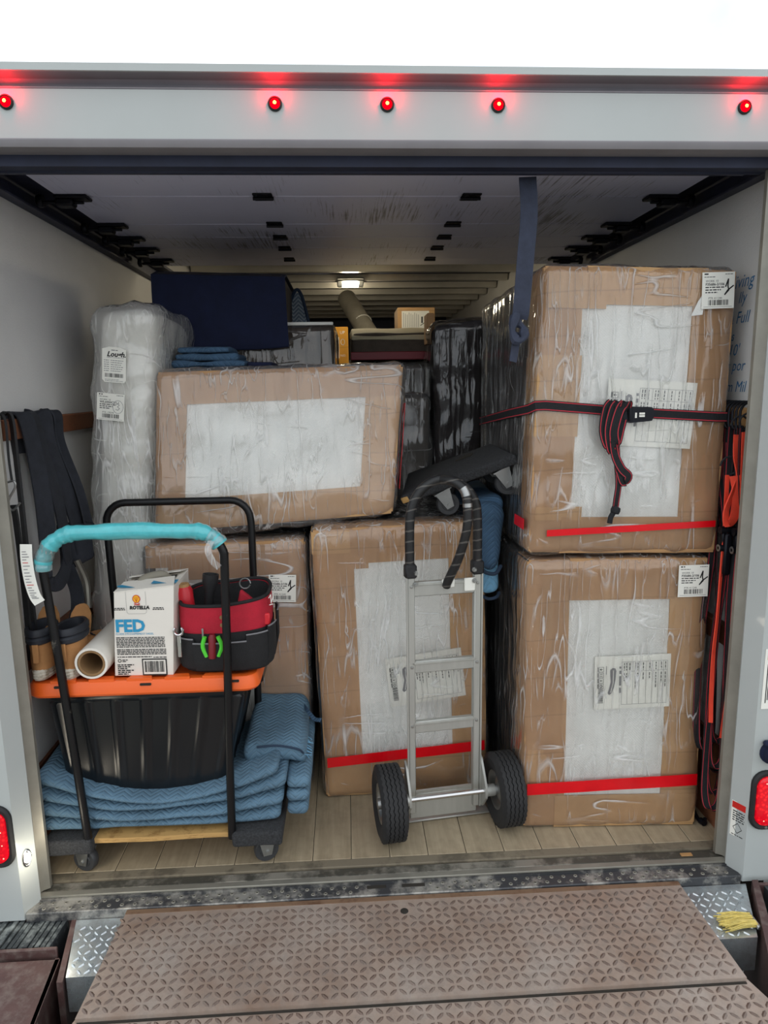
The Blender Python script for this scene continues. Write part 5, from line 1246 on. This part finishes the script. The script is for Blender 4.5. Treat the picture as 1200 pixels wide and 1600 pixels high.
def dolly():
    t = thing('carpeted_dolly', 'charcoal carpeted furniture dolly tilted on top between the sofas', 'dolly', (.33, .6, 1.15))
    FL, FR, BR, BL = V((.088, .60, 1.178)), V((.470, .33, 1.362)), V((.462, .70, 1.372)), V((.15, .97, 1.225))
    n = (FR-FL).cross(BL-FL).normalized(); th = .036
    h = Hex(FL-n*th, FR-n*th, FR, FL, [BL-n*th, BR-n*th, BR, BL])
    m = M(); softbox(m, h, .010, .04, 0, .002, 40, 1.); m.build('carpet_deck', 'carpet', t)
    c = FL-n*th*.5; m = M(); d1 = (FR-FL).normalized(); d2 = (BL-FL).normalized()
    softbox(m, Hex(c-d1*.003-d2*.003-n*.012, c+d1*.03-d2*.003-n*.012, c+d1*.03-d2*.003+n*.012, c-d1*.003-d2*.003+n*.012, [c-d1*.003+d2*.03-n*.012, c+d1*.03+d2*.03-n*.012, c+d1*.03+d2*.03+n*.012, c-d1*.003+d2*.03+n*.012]), .004, .02); m.build('bare_wood_corner', 'ply', t)
    q = h.P(.66, .72, 1)+n*.0025; m = M(frame(q, d1, d2)); m.loft([[(.042*math.cos(a*PI/9)*(1 if math.sin(a*PI/9) > 0 else .9), max(-.012, .032*math.sin(a*PI/9)), z) for a in range(18)] for z in (-.01, .0008)]); m.build('hand_hole', 'gap', t)
    x = d1; y = d2; nn = x.cross(y).normalized(); y = nn.cross(x)
    for u, v in ((.34, .10), (.86, .13), (.34, .88), (.86, .80)):
        p = h.P(u, v, 0)-nn*.106
        T = Matrix(((x.x, y.x, nn.x, p.x), (x.y, y.y, nn.y, p.y), (x.z, y.z, nn.z, p.z), (0, 0, 0, 1)))
        caster(t, 0, 0, 0, .044, -.94, T)
dolly()

# ------------------------------------------------------------------ straps
WEBM = ['web', 'webred']; WC = [-.5, -.42, -.34, .34, .42, .5]; WI = [0, 1, 0, 1, 0]
def straps():
    # strap round the upper right sofa
    t = thing('ratchet_strap', 'black red edged ratchet strap pulled tight around upper cardboard sofa', 'strap', (.8, .19, 1.5))
    P = [(.455, .90, 1.450), (.458, .70, 1.470), (.468, .45, 1.497), (.482, .215, 1.520), (.498, .192, 1.531), (.53, .190, 1.532), (.70, .186, 1.516), (.85, .184, 1.503), (1.10, .180, 1.486), (1.16, .20, 1.484)]
    M().ribbon(P, .034, (0, 0, 1), .004, WI, WC).build('webbing', WEBM, t)
    b = M(); b.prism([(.79, 1.525), (.87, 1.522), (.885, 1.505), (.872, 1.478), (.80, 1.472), (.775, 1.49)], .160, .182, 'y'); b.box(.772, .80, .165, .182, 1.48, 1.53, 0, .004); bk = b.build('ratchet_body', 'hinge', t)
    m = M(); m.box(.815, .821, .1585, .1605, 1.488, 1.505); m.box(.829, .847, .1585, .1605, 1.491, 1.497); m.box(.829, .847, .1585, .1605, 1.499, 1.505); m.build('logo_marks', 'paper', t)
    M().tube([(.782, .165, 1.53), (.795, .158, 1.522), (.80, .16, 1.48)], .007, 8).build('ratchet_handle', 'hinge', t)
    # bundle of spare webbing: folded loops and a long tail with a knot
    for i, (dx, lo, w) in enumerate(((-.034, 1.40, .5), (-.012, 1.385, .2), (.010, 1.41, -.1))):
        P = smoothpath([(.775+dx, .168, 1.50), (.770+dx, .150-.004*i, 1.535), (.748+dx*.9, .146-.004*i, 1.52), (.735+dx*.7, .150-.003*i, 1.45), (.748+dx*.5, .152, lo), (.762+dx*.5, .158, lo+.05), (.772+dx*.6, .166, 1.50)])
        M().ribbon(P, .034, (1, .35*w, .12), .003, WI, WC).build('spare_loop', WEBM, t)
    P = smoothpath([(.745, .152, 1.50), (.742, .150, 1.43), (.752, .150, 1.37), (.775, .150, 1.325), (.80, .152, 1.30), (.785, .152, 1.28), (.768, .152, 1.32)])
    M().ribbon(P, .030, (1, .2, .5), .003, WI, WC).build('spare_loop', WEBM, t)
    P = smoothpath([(.755, .156, 1.42), (.762, .154, 1.34), (.768, .152, 1.28), (.764, .154, 1.22), (.762, .156, 1.19)]); M().ribbon(P, .024, (1, .3, 0), .003, WI, WC).build('tail', WEBM, t)
    m = M(); m.lathe([(0, -.014), (.014, -.01), (.016, 0), (.014, .01), (0, .014)], (.763, .155, 1.188), (.4, .2, 1), 12); m.tube(smoothpath([(.76, .156, 1.185), (.748, .154, 1.165), (.745, .154, 1.145)]), .009, 8); m.build('knot', 'web', t)
    # hanging straps, each hooked over the wooden rail
    rr = random.Random(12); lab = ['%s black red edged ratchet strap from the right post, hooked over the wooden rail' % w for w in ('first', 'second', 'third', 'fourth', 'fifth', 'sixth', 'seventh', 'eighth')]
    for i in range(8):
        y = .125+.022*i; x = 1.160-.003*i
        t = thing('hanging_strap', lab[i], 'strap', (x, y, 1.5), 'ratchet straps hanging on the right rail')
        H = arc((1.178, y, 1.500), .034, -.25*PI, 1.0*PI, 14, (1, 0, 0), (0, 0, 1))
        H = [V((max(-9, p.x), p.y, p.z)) for p in H if p.x < 1.197]+[V((1.142, y-.004, 1.47)), V((1.144, y-.008, 1.452)), V((1.155, y-.012, 1.446)), V((1.162, y-.012, 1.458))]
        M().tube(smoothpath(H, 2), .0045, 8).build('hook', 'hinge', t)
        xo = 1.165-.008*((i*5) % 6); yo = .10+.014*i; bot = (.20, .13, .28, .17, .36, .24, .15, .31)[i]; sp = .012+.02*rr.random()
        P = smoothpath([(1.150, y-.010, 1.452), (1.148, y-.02, 1.30), (xo, yo, 1.05), (xo-.012-.01*rr.random(), yo, .70), (xo-.022, yo-.01, bot+.15), (xo-.012, yo-.012, bot+.02), (xo+.004+sp*.5, yo-.016, bot-.005), (xo+.02+sp, yo-.014, bot+.04), (xo+.022+sp*.8, yo-.012, bot+.25), (xo+.016, yo-.014, .9), (1.158, y-.028, 1.2), (1.156, y-.016, 1.40)], 5)
        a = rr.uniform(-.9, .7); n = len(P); W = [(math.cos(a+1.0*math.sin(k/n*5+i)), math.sin(a+1.0*math.sin(k/n*5+i)), 0) for k in range(n)]
        M().ribbon(P, .026, W, .0025, WI, WC).build('webbing', WEBM, t)
        if i in (1, 4):
            q = V((1.125 if i == 4 else 1.150, .085+.012*i, 1.09)); m = M(); m.box(q.x-.017, q.x+.017, q.y-.022, q.y-.006, q.z-.03, q.z+.035, 0, .004)
            for zz in (.03, -.03): m.lathe([(0, -.024), (.013, -.024), (.013, .024), (0, .024)], (q.x, q.y-.015, q.z+zz), (1, 0, 0), 14)
            m.box(q.x-.012, q.x+.012, q.y-.034, q.y-.022, q.z-.12, q.z+.02, 0, .005); m.build('ratchet_buckle', 'hinge', t)
            m = M(); m.lathe([(.006, -.026), (.012, -.026), (.012, -.0245), (.006, -.0245)], (q.x, q.y-.015, q.z-.03), (1, 0, 0), 14); m.build('ratchet_gear', 'zinc', t)
    labs = ('long orange red strap hanging down to a rounded end by right post', 'orange red strap twisted in a loop high among hanging ratchet straps', 'thin orange strap hanging between the black ratchet straps')
    paths = ([(1.158, .105, 1.44), (1.160, .10, 1.25), (1.162, .09, 1.0), (1.158, .075, .80), (1.150, .07, .62), (1.146, .07, .48), (1.142, .07, .405)],
             [(1.146, .13, 1.43), (1.142, .12, 1.36), (1.15, .115, 1.30), (1.13, .105, 1.25), (1.108, .10, 1.19), (1.112, .098, 1.145), (1.135, .10, 1.165), (1.142, .105, 1.24), (1.13, .105, 1.30)],
             [(1.120, .13, 1.30), (1.118, .12, 1.12), (1.108, .105, .95), (1.104, .10, .82), (1.100, .10, .70), (1.103, .10, .55), (1.108, .10, .45)])
    for l, P, w in zip(labs, paths, (.030, .030, .014)):
        t = thing('hanging_strap', l, 'strap', P[0]); Q = smoothpath(P, 7); n = len(Q)
        M().ribbon(Q, w, [(math.cos(.6*math.sin(k/n*4)), math.sin(.6*math.sin(k/n*4)), 0) for k in range(n)], .004).build('webbing', 'weborange', t)
        M().tube(arc((P[0][0]+.004, P[0][1], P[0][2]+.03), .03, -PI/2, PI, 10), .0035, 6).build('loop_end', 'web', t)
    t = thing('paper_tag', 'narrow white printed tag hanging among orange straps by right post', 'tag', (1.165, .07, 1.27)); Q = smoothpath([(1.162, .075, 1.345), (1.160, .072, 1.29), (1.163, .07, 1.22)])
    M().ribbon(Q, .026, (1, .1, 0), .001).build('tag_strip', 'paper', t); m = M()
    for k in range(9): m.box(1.153, 1.165+.004*(k % 2), .0688, .0694, 1.235+.011*k, 1.238+.011*k)
    m.build('print', 'inkgrey', t)
    t = thing('hook_end', 'dark strap hook lying on floor beside the wrapped sofa', 'hook', (1.15, .22, 0)); m = M(); m.tube(smoothpath([(1.155, .28, .06), (1.150, .25, .03), (1.148, .215, .012), (1.152, .19, .010), (1.162, .185, .014), (1.168, .195, .02)]), .007, 8); m.lathe([(0, 0), (.012, 0), (.012, .02), (0, .02)], (1.152, .195, .012), (.2, -1, .1), 10); m.build('hook_body', 'hinge', t)
    # pull strap of the door
    t = thing('pull_strap', 'grey blue pull strap hanging from roll door with knotted end', 'strap', (.425, .12, 1.75))
    P = smoothpath([(.440, .128, 2.205), (.4445, .12, 2.10), (.437, .128, 1.95), (.432, .14, 1.83), (.428, .15, 1.80)], 6); M().ribbon(P, .052, (1, 0, 0), .004).build('webbing', 'strapgrey', t)
    m = M(); P = smoothpath([(.420, .15, 1.815), (.405, .14, 1.77), (.415, .13, 1.735), (.438, .135, 1.74), (.442, .15, 1.77), (.425, .16, 1.79)], 4); m.tube(P, [.013+.004*math.sin(k) for k in range(len(P))], 8); m.ribbon(smoothpath([(.424, .15, 1.76), (.418, .148, 1.72), (.41, .146, 1.67)]), .03, (1, .6, 0), .004); m.build('knot', 'strapgrey', t)
    # harness bundle over the left rail
    t = thing('lifting_harness', 'black webbing lifting harness draped over the wooden rail on left wall', 'harness', (-1.13, .42, 1.5))
    for i, (y, bot, dy, w) in enumerate(((.275, 1.10, .0, .075), (.345, .985, .05, .085), (.41, 1.02, .08, .080), (.475, 1.00, .06, .085), (.53, 1.12, .01, .05))):
        P = smoothpath([(-1.192, y+.01, 1.40), (-1.190, y, 1.515), (-1.172, y, 1.532), (-1.150, y, 1.515), (-1.138-.004*i, y+.01, 1.42), (-1.120+.004*i, y+dy*.5, 1.25), (-1.118+.009*i, y+dy*.85, 1.12), (-1.118+.011*i, y+dy, bot)], 5)
        n = len(P); M().ribbon(P, w*.8, [((-.75, .25, -.5, .45, -.3)[i]+.35*math.sin(k/n*4+i*2), -1, 0) for k in range(n)], .006).build('webbing_band', 'harness', t)
    P = smoothpath([(-1.13, .30, 1.10), (-1.118, .24, 1.02), (-1.105, .235, .975), (-1.095, .27, .965), (-1.10, .34, .985), (-1.115, .42, 1.03)], 6); M().ribbon(P, .05, (-.3, 0, 1), .006).build('webbing_loop', 'harness', t)
    m = M(); softbox(m, Hex((-1.13, .42, .96), (-1.055, .52, .99), (-1.055, .53, 1.12), (-1.12, .43, 1.14), [(-1.165, .45, .96), (-1.10, .55, .99), (-1.10, .555, 1.12), (-1.165, .45, 1.14)]), .018, .03, 0, .008, 10, 2.); m.build('shoulder_pad', 'harness', t)
    M().ribbon(smoothpath([(-1.115, .40, .99), (-1.10, .42, .90), (-1.092, .40, .84), (-1.096, .38, .80)]), .045, (1, .5, 0), .006).build('webbing_tail', 'harness', t)
    M().ribbon(smoothpath([(-1.095, .44, 1.0), (-1.078, .46, .92), (-1.072, .45, .86), (-1.07, .44, .82)]), .022, (1, .5, 0), .003, [0, 1, 0], [-.5, -.2, .2, .5]).build('measure_tape', ['dust', 'bodyedge'], t)
    # rubber tarp straps
    for lab, pts, hk in (('black rubber tie strap with metal hook nearest the left post', [(-1.160, .142, 1.40), (-1.158, .14, 1.36), (-1.160, .14, 1.31)], True), ('long black rubber tie strap beside the draped harness', [(-1.188, .20, 1.45), (-1.186, .195, 1.52), (-1.168, .19, 1.533), (-1.152, .185, 1.515), (-1.148, .18, 1.40), (-1.152, .19, 1.10), (-1.158, .20, .85), (-1.16, .205, .78)], False)):
        t = thing('rubber_strap', lab, 'strap', pts[0], 'rubber tie straps')
        if hk:
            P = smoothpath([(-1.188, .15, 1.45), (-1.186, .145, 1.52), (-1.168, .142, 1.533), (-1.15, .14, 1.515), (-1.152, .14, 1.40), (-1.150, .14, 1.33)], 5)
            M().ribbon(P, .022, (.5, -1, 0), .007).build('strap_body', 'rubber', t)
            M().tube(smoothpath([(-1.165, .13, 1.325), (-1.14, .13, 1.33), (-1.138, .13, 1.31), (-1.16, .13, 1.275), (-1.164, .13, 1.25), (-1.150, .13, 1.24), (-1.128, .13, 1.262)], 5), .0035, 8).build('s_hook', 'zinc', t)
            P = smoothpath([(-1.152, .135, 1.255), (-1.148, .135, 1.20), (-1.150, .145, 1.0), (-1.155, .15, .80), (-1.158, .15, .74)], 6); M().ribbon(P, .021, (1, -.4, 0), .007).build('strap_body', 'rubber', t)
        else: M().ribbon(smoothpath(pts, 6), .022, (.8, -.6, 0), .008).build('strap_body', 'rubber', t)
straps()
